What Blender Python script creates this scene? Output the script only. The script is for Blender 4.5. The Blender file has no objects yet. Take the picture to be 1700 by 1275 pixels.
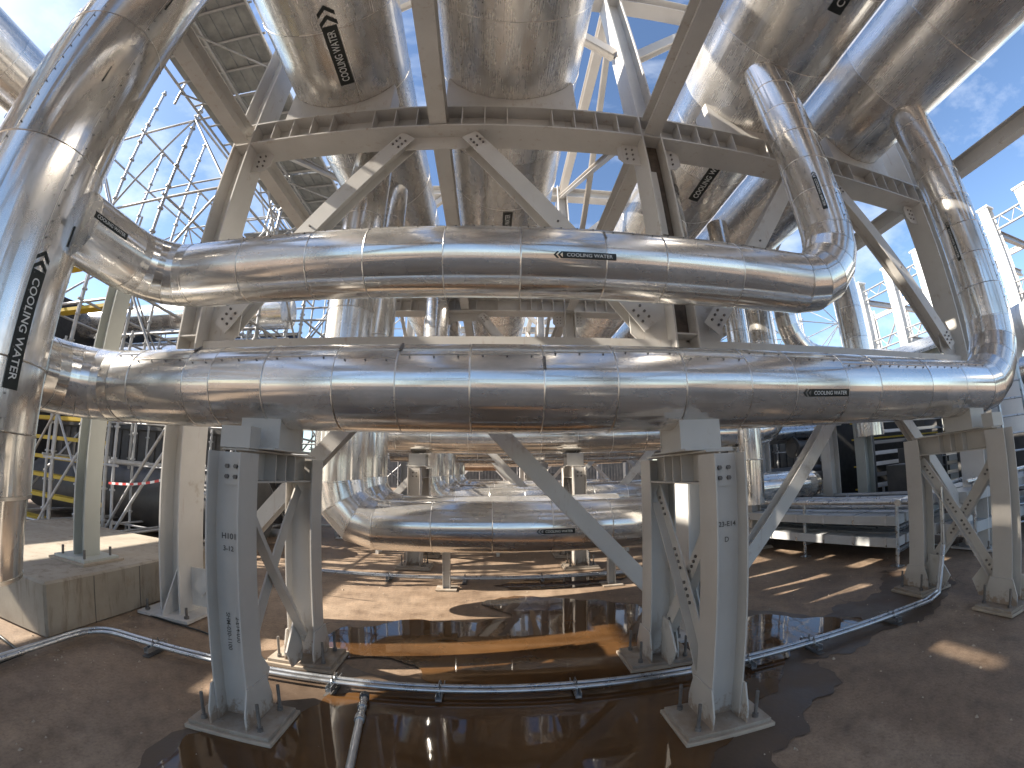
import bpy, math, random
from mathutils import Vector as V, Matrix, noise
random.seed(7)
R = math.radians
sc = bpy.context.scene

# ------------------------------------------------------------------ camera
EYE = 1.6
cd = bpy.data.cameras.new('camera'); cam = bpy.data.objects.new('camera', cd)
sc.collection.objects.link(cam); sc.camera = cam
cd.type = 'PANO'; cd.sensor_width = 36.0; cd.sensor_height = 27.0; cd.sensor_fit = 'HORIZONTAL'
cd.clip_start = 0.02; cd.clip_end = 4000
pc = cd.cycles if hasattr(cd, 'cycles') and hasattr(cd.cycles, 'panorama_type') else cd
try:
    pc.panorama_type = 'FISHEYE_LENS_POLYNOMIAL'
except Exception:
    pc = cd; pc.panorama_type = 'FISHEYE_LENS_POLYNOMIAL'
pc.fisheye_fov = R(180)
pc.fisheye_polynomial_k0 = 0.0
pc.fisheye_polynomial_k1 = -0.0687664
pc.fisheye_polynomial_k2 = 0.0
pc.fisheye_polynomial_k3 = 1.8145e-5
pc.fisheye_polynomial_k4 = 0.0
Rz = Matrix.Rotation(-.0487, 3, 'Z'); Rx = Matrix.Rotation(.2127, 3, 'X'); Ry = Matrix.Rotation(.0073, 3, 'Y')
cam.matrix_world = Matrix.Translation((0, 0, EYE)) @ (Rz @ Rx @ Ry @ Matrix.Rotation(R(90), 3, 'X')).to_4x4()

# ------------------------------------------------------------------ sky, sun, exposure
SUN_EL, SUN_AZ = 35.0, 9.0      # the sun stands to the left (-X) and a little behind the camera
sdir = V((-math.cos(R(SUN_EL))*math.cos(R(SUN_AZ)), -math.cos(R(SUN_EL))*math.sin(R(SUN_AZ)), math.sin(R(SUN_EL))))
w = bpy.data.worlds.new("World"); sc.world = w; w.use_nodes = True
nt = w.node_tree; bg = nt.nodes['Background']
sky = nt.nodes.new('ShaderNodeTexSky'); sky.sky_type = 'NISHITA'; sky.sun_disc = False
sky.sun_elevation = R(SUN_EL); sky.sun_rotation = math.atan2(sdir.x, sdir.y)
sky.altitude = 0; sky.air_density = 1.0; sky.dust_density = .6; sky.ozone_density = 3.4
tcw = nt.nodes.new('ShaderNodeTexCoord'); mpw = nt.nodes.new('ShaderNodeMapping'); mpw.inputs['Scale'].default_value = (1.0, 2.6, 4.2); mpw.inputs['Rotation'].default_value = (.25, .3, .5)
nw = nt.nodes.new('ShaderNodeTexNoise'); nw.inputs['Scale'].default_value = 1.5; nw.inputs['Detail'].default_value = 9; nw.inputs['Roughness'].default_value = .62
rw = nt.nodes.new('ShaderNodeValToRGB'); rw.color_ramp.elements[0].position = .49; rw.color_ramp.elements[0].color = (0, 0, 0, 1); rw.color_ramp.elements[1].position = .80; rw.color_ramp.elements[1].color = (.75, .75, .75, 1)
mw_ = nt.nodes.new('ShaderNodeMix'); mw_.data_type = 'RGBA'; mw_.inputs[7].default_value = (5.6, 6.0, 6.6, 1)
nt.links.new(tcw.outputs['Generated'], mpw.inputs[0]); nt.links.new(mpw.outputs[0], nw.inputs['Vector']); nt.links.new(nw.outputs['Fac'], rw.inputs[0])
nt.links.new(rw.outputs[0], mw_.inputs[0]); nt.links.new(sky.outputs[0], mw_.inputs[6]); nt.links.new(mw_.outputs[2], bg.inputs[0]); bg.inputs[1].default_value = 0.095
sl = bpy.data.lights.new('sun', 'SUN'); sl.energy = 5.0; sl.angle = R(.55); sl.color = (1, .91, .78)
so = bpy.data.objects.new('sun', sl); sc.collection.objects.link(so)
so.rotation_euler = sdir.to_track_quat('Z', 'Y').to_euler()
sc.view_settings.view_transform = 'Standard'; sc.view_settings.look = 'None'
sc.view_settings.exposure = 1.42; sc.view_settings.gamma = 1.0
sc.cycles.max_bounces = 10; sc.cycles.glossy_bounces = 7; sc.cycles.diffuse_bounces = 5
sc.cycles.sample_clamp_indirect = 6.0
sc.cycles.use_denoising = True

# ------------------------------------------------------------------ materials
def newmat(name):
    m = bpy.data.materials.new(name); m.use_nodes = True
    t = m.node_tree; b = t.nodes['Principled BSDF']
    return m, t, b
def ramp(t, fac, stops):
    r = t.nodes.new('ShaderNodeValToRGB'); e = r.color_ramp.elements
    while len(e) < len(stops): e.new(.5)
    for k, (p, c) in enumerate(stops): e[k].position = p; e[k].color = (*c, 1) if len(c) == 3 else c
    t.links.new(fac, r.inputs[0]); return r.outputs[0]
def noise_tex(t, scale, detail=4, rough=.55, coord='Object', mapping=None):
    tc = t.nodes.new('ShaderNodeTexCoord'); mp = t.nodes.new('ShaderNodeMapping'); n = t.nodes.new('ShaderNodeTexNoise')
    n.inputs['Scale'].default_value = scale; n.inputs['Detail'].default_value = detail; n.inputs['Roughness'].default_value = rough
    if mapping: mp.inputs['Scale'].default_value = mapping
    t.links.new(tc.outputs[coord], mp.inputs[0]); t.links.new(mp.outputs[0], n.inputs['Vector'])
    return n.outputs['Fac']
def math_n(t, op, a, b):
    n = t.nodes.new('ShaderNodeMath'); n.operation = op
    for k, x in enumerate((a, b)):
        if isinstance(x, (int, float)): n.inputs[k].default_value = x
        else: t.links.new(x, n.inputs[k])
    return n.outputs[0]
def bump(t, b, h, strength, dist):
    n = t.nodes.new('ShaderNodeBump'); n.inputs['Strength'].default_value = strength; n.inputs['Distance'].default_value = dist
    t.links.new(h, n.inputs['Height']); t.links.new(n.outputs[0], b.inputs['Normal']); return n

def paint(name, c1, c2, rough=.45, scale=3.0, spec=.5, bumpd=.0006, dirt=None):
    m, t, b = newmat(name)
    f = noise_tex(t, scale, 6, .6)
    col = ramp(t, f, [(.30, c1), (.72, c2)])
    if dirt:
        g = noise_tex(t, scale*2.3, 8, .7)
        gm = ramp(t, g, [(.60, (0, 0, 0)), (.78, (1, 1, 1))])
        mx = t.nodes.new('ShaderNodeMix'); mx.data_type = 'RGBA'
        t.links.new(gm, mx.inputs[0]); t.links.new(col, mx.inputs[6]); mx.inputs[7].default_value = (*dirt, 1)
        col = mx.outputs[2]
    t.links.new(col, b.inputs['Base Color'])
    r = ramp(t, f, [(.2, (rough-.08,)*3), (.8, (rough+.12,)*3)]); t.links.new(r, b.inputs['Roughness'])
    b.inputs['Specular IOR Level'].default_value = spec
    bump(t, b, noise_tex(t, 60, 3), .35, bumpd)
    return m

def wear(mat, rust=(.20, .095, .045), mud=None, lo=.66, hi=.74):
    t = mat.node_tree; b = t.nodes['Principled BSDF']; src = b.inputs['Base Color'].links[0].from_socket
    f = noise_tex(t, 1, 7, .72, mapping=(11, 11, 1.6)); g = noise_tex(t, 1.3, 3)
    m_ = ramp(t, math_n(t, 'ADD', math_n(t, 'MULTIPLY', f, .8), math_n(t, 'MULTIPLY', g, .25)), [(lo-.05, (0, 0, 0)), (hi-.02, (.65,)*3)])
    mx = t.nodes.new('ShaderNodeMix'); mx.data_type = 'RGBA'; t.links.new(m_, mx.inputs[0]); t.links.new(src, mx.inputs[6]); mx.inputs[7].default_value = (*rust, 1)
    out = mx.outputs[2]
    if mud:
        tc = t.nodes.new('ShaderNodeTexCoord'); sp = t.nodes.new('ShaderNodeSeparateXYZ'); t.links.new(tc.outputs['Object'], sp.inputs[0])
        h = math_n(t, 'ADD', math_n(t, 'MULTIPLY', sp.outputs[2], -1.6), noise_tex(t, 14, 7, .7))
        k = ramp(t, h, [(.28, (0, 0, 0)), (.40, (.8,)*3)])
        m2 = t.nodes.new('ShaderNodeMix'); m2.data_type = 'RGBA'; t.links.new(k, m2.inputs[0]); t.links.new(out, m2.inputs[6]); m2.inputs[7].default_value = (*mud, 1); out = m2.outputs[2]
    t.links.new(out, b.inputs['Base Color'])
def cladding(name, base=(.86, .84, .81), rough=.115, wav=.9):
    """aluminium jacket: brushed along the pipe, slightly wavy sheets, grime; UV = metres along, metres round"""
    m, t, b = newmat(name)
    tc = t.nodes.new('ShaderNodeTexCoord')
    def n(sx, sy, detail=3, rg=.5):
        mp = t.nodes.new('ShaderNodeMapping'); mp.inputs['Scale'].default_value = (sx, sy, 1)
        no = t.nodes.new('ShaderNodeTexNoise'); no.inputs['Scale'].default_value = 1; no.inputs['Detail'].default_value = detail; no.inputs['Roughness'].default_value = rg
        t.links.new(tc.outputs['UV'], mp.inputs[0]); t.links.new(mp.outputs[0], no.inputs['Vector']); return no.outputs['Fac']
    at = t.nodes.new('ShaderNodeAttribute'); at.attribute_name = 'tone'
    tone = at.outputs['Fac']
    grime = n(1.1, 3.2, 6, .65)
    c = ramp(t, grime, [(.28, tuple(x*.80 for x in base)), (.5, base), (.75, tuple(min(1, x*1.06) for x in base))])
    mx = t.nodes.new('ShaderNodeMix'); mx.data_type = 'RGBA'; mx.blend_type = 'MULTIPLY'; mx.inputs[0].default_value = 1
    t.links.new(c, mx.inputs[6])
    t.links.new(ramp(t, tone, [(0, (.84, .83, .81)), (1, (1, 1, 1))]), mx.inputs[7])
    t.links.new(mx.outputs[2], b.inputs['Base Color'])
    b.inputs['Metallic'].default_value = 1
    fine = n(1.5, 90, 4, .6); blot = n(2.4, 5, 5, .6)
    r = math_n(t, 'ADD', math_n(t, 'MULTIPLY', fine, .10), math_n(t, 'MULTIPLY', blot, .18))
    r = math_n(t, 'ADD', math_n(t, 'ADD', r, rough-.13), math_n(t, 'MULTIPLY', tone, .06))
    t.links.new(r, b.inputs['Roughness'])
    b.inputs['Anisotropic'].default_value = .35
    tg = t.nodes.new('ShaderNodeTangent'); tg.direction_type = 'UV_MAP'; t.links.new(tg.outputs[0], b.inputs['Tangent'])
    h = math_n(t, 'ADD', math_n(t, 'MULTIPLY', n(.05, 3.4, 2, .4), 1.0), math_n(t, 'MULTIPLY', n(.16, 15, 2, .5), .17))
    h = math_n(t, 'ADD', h, math_n(t, 'MULTIPLY', n(1.0, 1.8, 2, .5), .075))
    h = math_n(t, 'ADD', h, math_n(t, 'MULTIPLY', n(.12, 46, 2, .6), .030))
    bn = bump(t, b, h, 1.0, .013*wav)
    # a second, broader lobe: oxidised skin over the bright metal
    b2 = t.nodes.new('ShaderNodeBsdfPrincipled'); b2.inputs['Metallic'].default_value = .35; b2.inputs['Roughness'].default_value = .42
    b2.inputs['Specular IOR Level'].default_value = .3
    t.links.new(mx.outputs[2], b2.inputs['Base Color']); t.links.new(bn.outputs[0], b2.inputs['Normal'])
    ms = t.nodes.new('ShaderNodeMixShader'); t.links.new(ramp(t, blot, [(.3, (.16,)*3), (.75, (.36,)*3)]), ms.inputs[0])
    t.links.new(b.outputs[0], ms.inputs[1]); t.links.new(b2.outputs[0], ms.inputs[2])
    t.links.new(ms.outputs[0], t.nodes['Material Output'].inputs['Surface'])
    return m

M = {}
M['clad'] = cladding('aluminium_cladding')
M['clad_big'] = cladding('aluminium_cladding_large', (.86, .84, .81), .21, .9)
M['band'] = paint('seam_metal', (.55, .53, .50), (.80, .78, .74), .28)
M['band'].node_tree.nodes['Principled BSDF'].inputs['Metallic'].default_value = 1
M['screw'] = paint('dark_screw', (.06, .06, .06), (.12, .11, .10), .4)
M['steel'] = paint('grey_painted_steel', (.56, .54, .51), (.66, .64, .61), .42, 1.7, dirt=(.36, .29, .22))
M['steel2'] = paint('pale_grey_painted_steel', (.46, .428, .39), (.56, .528, .486), .4, 1.7, dirt=(.40, .35, .29))
M['steel3'] = paint('shoe_steel', (.44, .42, .39), (.53, .51, .475), .4, 1.7, dirt=(.40, .35, .29))
M['green_grey'] = paint('grey_green_steel', (.40, .415, .385), (.47, .485, .45), .45, 2)
M['white'] = paint('white_painted_steel', (.70, .70, .68), (.80, .80, .78), .4, 1)
M['galv'] = paint('galvanised_steel', (.42, .44, .46), (.62, .64, .66), .28, 9)
M['galv'].node_tree.nodes['Principled BSDF'].inputs['Metallic'].default_value = .85
M['scaf'] = paint('scaffold_tube', (.36, .36, .36), (.52, .52, .52), .42, 6)
M['scaf'].node_tree.nodes['Principled BSDF'].inputs['Metallic'].default_value = .6
M['scafl'] = paint('light_scaffold_tube', (.40, .41, .42), (.55, .56, .57), .4, 6)
M['yellow'] = paint('yellow_board_edge', (.55, .38, .03), (.68, .50, .06), .5, 5)
M['deck'] = paint('scaffold_plank', (.18, .19, .19), (.33, .34, .33), .55, 4)
M['conc'] = paint('cast_concrete', (.29, .25, .20), (.40, .355, .29), .8, 2.2, .3, .003, dirt=(.30, .22, .15))
M['grout'] = paint('grout', (.34, .28, .22), (.47, .40, .32), .85, 6, .3, .003)
M['bolt'] = paint('weathered_bolt', (.10, .09, .085), (.20, .18, .16), .5, 20)
M['black'] = paint('black_label', (.012, .016, .014), (.02, .024, .022), .35, 4)
M['letter'] = paint('white_lettering', (.72, .74, .72), (.80, .81, .80), .5, 4)
M['darknet'] = paint('dark_netting', (.012, .012, .013), (.04, .04, .04), .8, 7)
M['blue'] = paint('dark_blue_paint', (.015, .035, .10), (.03, .06, .16), .45, 3)
M['rust'] = paint('rusty_steel', (.16, .09, .05), (.30, .20, .13), .7, 4)
M['darksteel'] = paint('dark_steel', (.05, .05, .05), (.11, .105, .10), .45, 3)
M['mark'] = paint('stencil_mark', (.08, .07, .06), (.12, .11, .10), .7, 4)
M['red'] = paint('red_tape', (.55, .04, .04), (.6, .06, .05), .5, 4)
M['tray'] = paint('tray_cover', (.40, .41, .41), (.55, .56, .56), .4, 2)
M['leaf'] = paint('foliage', (.03, .06, .015), (.09, .14, .03), .7, 3)
M['bark'] = paint('bark', (.09, .07, .05), (.16, .12, .09), .9, 6)

wear(M['steel'], (.34, .20, .12)); wear(M['steel2'], (.24, .14, .08), (.27, .19, .13), .68, .78); wear(M['galv'], (.30, .28, .25)); wear(M['green_grey'], (.25, .2, .14)); wear(M['conc'], (.16, .115, .08), None, .60, .70)
M['plate'] = paint('muddy_base_plate', (.24, .18, .125), (.40, .36, .31), .7, 7, .3, .002, dirt=(.20, .11, .06))
# site slab: brown concrete with a mud film
m, t, b = newmat('site_slab'); M['slab'] = m
f1 = noise_tex(t, .55, 7, .6); f2 = noise_tex(t, 3.2, 8, .65); f3 = noise_tex(t, 45, 5, .7)
c1 = ramp(t, f1, [(.28, (.175, .118, .079)), (.5, (.265, .192, .135)), (.72, (.37, .288, .214))])
c2 = ramp(t, f2, [(.28, (.50, .45, .41)), (.45, (.85, .83, .80)), (.55, (.98, .97, .95)), (.74, (1.20, 1.18, 1.14))])
mx = t.nodes.new('ShaderNodeMix'); mx.data_type = 'RGBA'; mx.blend_type = 'MULTIPLY'; mx.inputs[0].default_value = 1
t.links.new(c1, mx.inputs[6]); t.links.new(c2, mx.inputs[7])
f4 = noise_tex(t, 13, 9, .75)
c3 = ramp(t, math_n(t, 'ADD', math_n(t, 'MULTIPLY', f3, .45), math_n(t, 'MULTIPLY', f4, .55)), [(.34, (.62, .59, .56)), (.50, (.98, .98, .98)), (.66, (1.25, 1.24, 1.22))])
mx2 = t.nodes.new('ShaderNodeMix'); mx2.data_type = 'RGBA'; mx2.blend_type = 'MULTIPLY'; mx2.inputs[0].default_value = 1
t.links.new(mx.outputs[2], mx2.inputs[6]); t.links.new(c3, mx2.inputs[7])
t.links.new(mx2.outputs[2], b.inputs['Base Color'])
vo = t.nodes.new('ShaderNodeTexVoronoi'); vo.feature = 'DISTANCE_TO_EDGE'; vo.inputs['Scale'].default_value = .55
tcg = t.nodes.new('ShaderNodeTexCoord'); nz = t.nodes.new('ShaderNodeTexNoise'); nz.inputs['Scale'].default_value = 2.2; nz.inputs['Detail'].default_value = 6
vm = t.nodes.new('ShaderNodeVectorMath'); vm.operation = 'ADD'; vs_ = t.nodes.new('ShaderNodeVectorMath'); vs_.operation = 'SCALE'; vs_.inputs['Scale'].default_value = .8
t.links.new(tcg.outputs['Object'], nz.inputs['Vector']); t.links.new(nz.outputs['Color'], vs_.inputs[0]); t.links.new(tcg.outputs['Object'], vm.inputs[0]); t.links.new(vs_.outputs[0], vm.inputs[1]); t.links.new(vm.outputs[0], vo.inputs['Vector'])
ck = ramp(t, vo.outputs['Distance'], [(0, (1, 1, 1)), (.007, (0, 0, 0))])
gate = ramp(t, noise_tex(t, .9, 3), [(.55, (0, 0, 0)), (.62, (.75,)*3)])
crk = math_n(t, 'MULTIPLY', ck, gate)
mc = t.nodes.new('ShaderNodeMix'); mc.data_type = 'RGBA'; t.links.new(crk, mc.inputs[0]); t.links.new(mx2.outputs[2], mc.inputs[6]); mc.inputs[7].default_value = (.03, .02, .014, 1)
t.links.new(mc.outputs[2], b.inputs['Base Color'])
t.links.new(ramp(t, f2, [(.3, (.55,)*3), (.7, (.85,)*3)]), b.inputs['Roughness'])
bump(t, b, math_n(t, 'ADD', math_n(t, 'MULTIPLY', f4, .7), math_n(t, 'MULTIPLY', f3, .35)), .8, .010)
# standing muddy water
m, t, b = newmat('puddle_water'); M['water'] = m
f = noise_tex(t, 1.3, 5, .6)
t.links.new(ramp(t, f, [(.3, (.055, .027, .011)), (.7, (.125, .062, .023))]), b.inputs['Base Color'])
b.inputs['Roughness'].default_value = .035; b.inputs['IOR'].default_value = 1.33
b.inputs['Specular IOR Level'].default_value = .9
bump(t, b, noise_tex(t, 5, 2), .25, .002)
m, t, b = newmat('damp_slab'); M['damp'] = m
f = noise_tex(t, 2.3, 6, .6)
t.links.new(ramp(t, f, [(.3, (.055, .036, .024)), (.7, (.115, .078, .052))]), b.inputs['Base Color'])
t.links.new(ramp(t, f, [(.35, (.30,)*3), (.65, (.62,)*3)]), b.inputs['Roughness'])
bump(t, b, noise_tex(t, 40, 4), .4, .004)

# ------------------------------------------------------------------ mesh helpers
ORG = {}
def frame(d, up=V((0, 0, 1))):
    d = V(d).normalized()
    if abs(d.dot(up)) > .995: up = V((0, 1, 0))
    s = d.cross(up).normalized(); u = s.cross(d).normalized()
    return d, s, u
class MB:
    def __init__(s): s.v = []; s.f = []; s.uv = []; s.tone = []; s.sm = []; s.cuts = [(0, 0)]
    def cut(s): s.cuts.append((len(s.v), len(s.f))); return s
    def add(s, vs, fs, smooth=False, uvs=None, tone=.5):
        o = len(s.v); s.v += [V(x) for x in vs]
        for k, f in enumerate(fs):
            s.f.append([o+i for i in f]); s.sm.append(smooth); s.tone.append(tone)
            s.uv.append(uvs[k] if uvs else None)
        return s
    def box(s, c, sz, ax=None):
        c = V(c); a = ax or (V((1, 0, 0)), V((0, 1, 0)), V((0, 0, 1)))
        h = [x/2 for x in sz]
        vs = [c+a[0]*(h[0]*i)+a[1]*(h[1]*j)+a[2]*(h[2]*k) for k in (-1, 1) for j in (-1, 1) for i in (-1, 1)]
        return s.add(vs, [(0, 2, 3, 1), (4, 5, 7, 6), (0, 1, 5, 4), (2, 6, 7, 3), (0, 4, 6, 2), (1, 3, 7, 5)])
    def bx(s, x0, x1, y0, y1, z0, z1): return s.box(((x0+x1)/2, (y0+y1)/2, (z0+z1)/2), (abs(x1-x0), abs(y1-y0), abs(z1-z0)))
    def prism(s, poly, p, au, av, aw, L):
        """2-D polygon in (au, av) at p, pushed L along aw"""
        p = V(p); au, av, aw = V(au), V(av), V(aw); n = len(poly)
        vs = [p+au*x+av*y for x, y in poly]+[p+au*x+av*y+aw*L for x, y in poly]
        area = sum(poly[i][0]*poly[(i+1) % n][1]-poly[(i+1) % n][0]*poly[i][1] for i in range(n))
        fs = [tuple(range(n))[::-1], tuple(range(n, 2*n))]+[(i, (i+1) % n, n+(i+1) % n, n+i) for i in range(n)]
        if (area > 0) != (au.cross(av).dot(aw) > 0): fs = [f[::-1] for f in fs]
        return s.add(vs, fs)
    def ibeam(s, p0, p1, depth, width, tf=.016, tw=.012, web=V((0, 0, 1))):
        """web = the direction in which the section is deep"""
        p0, p1 = V(p0), V(p1); d = (p1-p0); L = d.length; d.normalize()
        if abs(V(web).normalized().dot(d)) > .99: web = V((1, 0, 0))
        u = (V(web)-d*V(web).dot(d)).normalized(); q = d.cross(u)
        H, W, t = depth/2, width/2, tw/2
        poly = [(-W, -H), (W, -H), (W, -H+tf), (t, -H+tf), (t, H-tf), (W, H-tf), (W, H), (-W, H), (-W, H-tf), (-t, H-tf), (-t, -H+tf), (-W, -H+tf)]
        return s.prism(poly, p0, q, u, d, L)
    def angle(s, p0, p1, a, t=.01, up=V((0, 0, 1)), side=1):
        p0, p1 = V(p0), V(p1); d = (p1-p0); L = d.length; d.normalize()
        u = (V(up)-d*V(up).dot(d)).normalized(); q = d.cross(u)*side
        return s.prism([(0, 0), (a, 0), (a, t), (t, t), (t, a), (0, a)], p0, q, u, d, L)
    def channel(s, p0, p1, h, w, t=.008, up=V((0, 0, 1)), side=1):
        p0, p1 = V(p0), V(p1); d = (p1-p0); L = d.length; d.normalize()
        u = (V(up)-d*V(up).dot(d)).normalized(); q = d.cross(u)*side
        H = h/2
        return s.prism([(0, -H), (w, -H), (w, -H+t), (t, -H+t), (t, H-t), (w, H-t), (w, H), (0, H)], p0, q, u, d, L)
    def cyl(s, p0, p1, r, n=16, r1=None, caps=True, tone=.5, u0=0):
        p0, p1 = V(p0), V(p1); r1 = r if r1 is None else r1; L = (p1-p0).length
        d, a, b_ = frame(p1-p0)
        ring = lambda p, rr: [p+(a*math.cos(2*math.pi*i/n)+b_*math.sin(2*math.pi*i/n))*rr for i in range(n)]
        vs = ring(p0, r)+ring(p1, r1)
        fs = [(i, n+i, n+(i+1) % n, (i+1) % n) for i in range(n)]
        uv = [[(u0, i/n*6.283*r), (u0+L, i/n*6.283*r), (u0+L, (i+1)/n*6.283*r), (u0, (i+1)/n*6.283*r)] for i in range(n)]
        fs = [f[::-1] for f in fs]; uv = [x[::-1] for x in uv]
        s.add(vs, fs, True, uv, tone)
        if caps: s.add(ring(p0, r), [tuple(range(n))]); s.add(ring(p1, r1), [tuple(range(n))[::-1]])
        return s
    def tube(s, pts, r, n=10, caps=True, closed=False, tone=.5, u0=0, smooth=True):
        pts = [V(p) for p in pts]; N = len(pts); rings = []
        d0 = (pts[1]-pts[0]).normalized(); _, a, b_ = frame(d0); prev = d0; us = [u0]
        for k in range(N):
            if k == 0: dd = d0; sc_ = 1; nd = d0
            elif k == N-1: nd = (pts[k]-pts[k-1]).normalized(); sc_ = 1; dd = nd
            else:
                e0 = (pts[k]-pts[k-1]).normalized(); e1 = (pts[k+1]-pts[k]).normalized(); nd = (e0+e1).normalized()
            q = prev.rotation_difference(nd); a = q @ a; b_ = q @ b_; prev = nd
            if k: us.append(us[-1]+(pts[k]-pts[k-1]).length)
            st = 1.0
            if 0 < k < N-1:
                st = 1/max(.5, nd.dot((pts[k]-pts[k-1]).normalized()))
                # stretch in bend plane for a true mitre
                pl = ((pts[k+1]-pts[k]).normalized()-(pts[k]-pts[k-1]).normalized())
                pl = pl.normalized() if pl.length > 1e-6 else None
            else: pl = None
            rg = []
            for i in range(n):
                o = (a*math.cos(2*math.pi*i/n)+b_*math.sin(2*math.pi*i/n))*r
                if pl is not None: o = o+pl*(o.dot(pl)*(st-1))
                rg.append(pts[k]+o)
            rings.append(rg)
        for k in range(N-1):
            fs = [(i, (i+1) % n, n+(i+1) % n, n+i) for i in range(n)]
            w_ = 6.283*r/n
            uv = [[(us[k], i*w_), (us[k], (i+1)*w_), (us[k+1], (i+1)*w_), (us[k+1], i*w_)] for i in range(n)]
            tn = tone if not isinstance(tone, list) else tone[k]
            s.add(rings[k]+rings[k+1], fs, smooth, uv, tn)
        if caps: s.add(rings[0], [tuple(range(n))[::-1]]); s.add(rings[-1], [tuple(range(n))])
        return s
    def split(s, name, mat, parent=None, bevel=0):
        """one object per piece; a piece ends at cut(), or, without cuts, at each loose shell"""
        if len(s.cuts) == 1:
            n = len(s.v); par = list(range(n))
            def fd(i):
                while par[i] != i: par[i] = par[par[i]]; i = par[i]
                return i
            for f in s.f:
                for j in f[1:]: par[fd(f[0])] = fd(j)
            key = {}
            for p, v in enumerate(s.v):                          # caps share their rim's corners
                k = (round(v.x, 5), round(v.y, 5), round(v.z, 5))
                if k in key: par[fd(p)] = fd(key[k])
                else: key[k] = p
            grp = {}
            for k, f in enumerate(s.f): grp.setdefault(fd(f[0]), []).append(k)
            gs = list(grp.values())
        else:
            c = s.cuts[1:]+([(len(s.v), len(s.f))] if s.cuts[-1][1] < len(s.f) else []); a = 0; gs = []
            for _, b in c:
                gs.append(list(range(a, b))); a = b
        out = []
        for ks in gs:
            m = MB(); mp = {}
            for k in ks:
                f = []
                for i in s.f[k]:
                    if i not in mp: mp[i] = len(m.v); m.v.append(s.v[i])
                    f.append(mp[i])
                m.f.append(f); m.uv.append(s.uv[k]); m.tone.append(s.tone[k]); m.sm.append(s.sm[k])
            out.append(m.build(name, mat, parent, bevel))
        return out
    def build(s, name, mat, parent=None, bevel=0, kind=None):
        me = bpy.data.meshes.new(name)
        org = ORG.get(parent.name, V((0, 0, 0))) if parent else V((0, 0, 0))
        me.from_pydata([tuple(x-org) for x in s.v], [], s.f)
        me.materials.append(mat)
        for p, sm in zip(me.polygons, s.sm): p.use_smooth = sm
        uvl = me.uv_layers.new(name='UVMap')
        k = 0
        for p, uv in zip(me.polygons, s.uv):
            for j in range(len(p.vertices)):
                if uv: uvl.data[p.loop_start+j].uv = uv[j]
        at = me.attributes.new('tone', 'FLOAT', 'FACE')
        at.data.foreach_set('value', s.tone)
        o = bpy.data.objects.new(name, me); sc.collection.objects.link(o)
        if parent: o.parent = parent
        ORG[o.name] = org
        if kind: o['kind'] = kind
        if bevel:
            bm = o.modifiers.new('bevel', 'BEVEL'); bm.width = bevel; bm.segments = 1; bm.limit_method = 'ANGLE'; bm.angle_limit = R(50)
        return o
def thing(name, label, cat, loc=(0, 0, 0), group=None):
    o = bpy.data.objects.new(name, None); sc.collection.objects.link(o); o.location = loc
    o.empty_display_size = .2; ORG[o.name] = V(loc)
    o['label'] = label; o['category'] = cat
    if group: o['group'] = group
    return o
def tag(o, label, cat, group=None):
    o['label'] = label; o['category'] = cat
    if group: o['group'] = group
    return o
KIDS = {}
def copy_tree(o, delta, label=None):
    d = V(delta)
    def rec(src, par):
        c = src.copy(); sc.collection.objects.link(c)
        c.parent = par
        for ch in [x for x in src.children]: rec(ch, c)
        return c
    c = rec(o, None); c.location = o.location+d
    ORG[c.name] = V(c.location)
    if label: c['label'] = label
    return c

# ------------------------------------------------------------------ lettering
_txt = {}
def text2d(s):
    if s in _txt: return _txt[s]
    cu = bpy.data.curves.new('lettering', 'FONT'); cu.body = s; cu.size = 1; cu.resolution_u = 3; cu.offset = .012
    o = bpy.data.objects.new('lettering', cu); sc.collection.objects.link(o)
    dg = bpy.context.evaluated_depsgraph_get(); dg.update()
    me = bpy.data.meshes.new_from_object(o.evaluated_get(dg))
    vs = [(p.co.x, p.co.y) for p in me.vertices]; fs = [tuple(p.vertices) for p in me.polygons]
    bpy.data.objects.remove(o); bpy.data.meshes.remove(me); bpy.data.curves.remove(cu)
    x0 = min(v[0] for v in vs); x1 = max(v[0] for v in vs); y0 = min(v[1] for v in vs); y1 = max(v[1] for v in vs)
    vs = [((x-x0)/(y1-y0), (y-y0)/(y1-y0)) for x, y in vs]
    _txt[s] = (vs, fs, (x1-x0)/(y1-y0)); return _txt[s]
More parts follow.
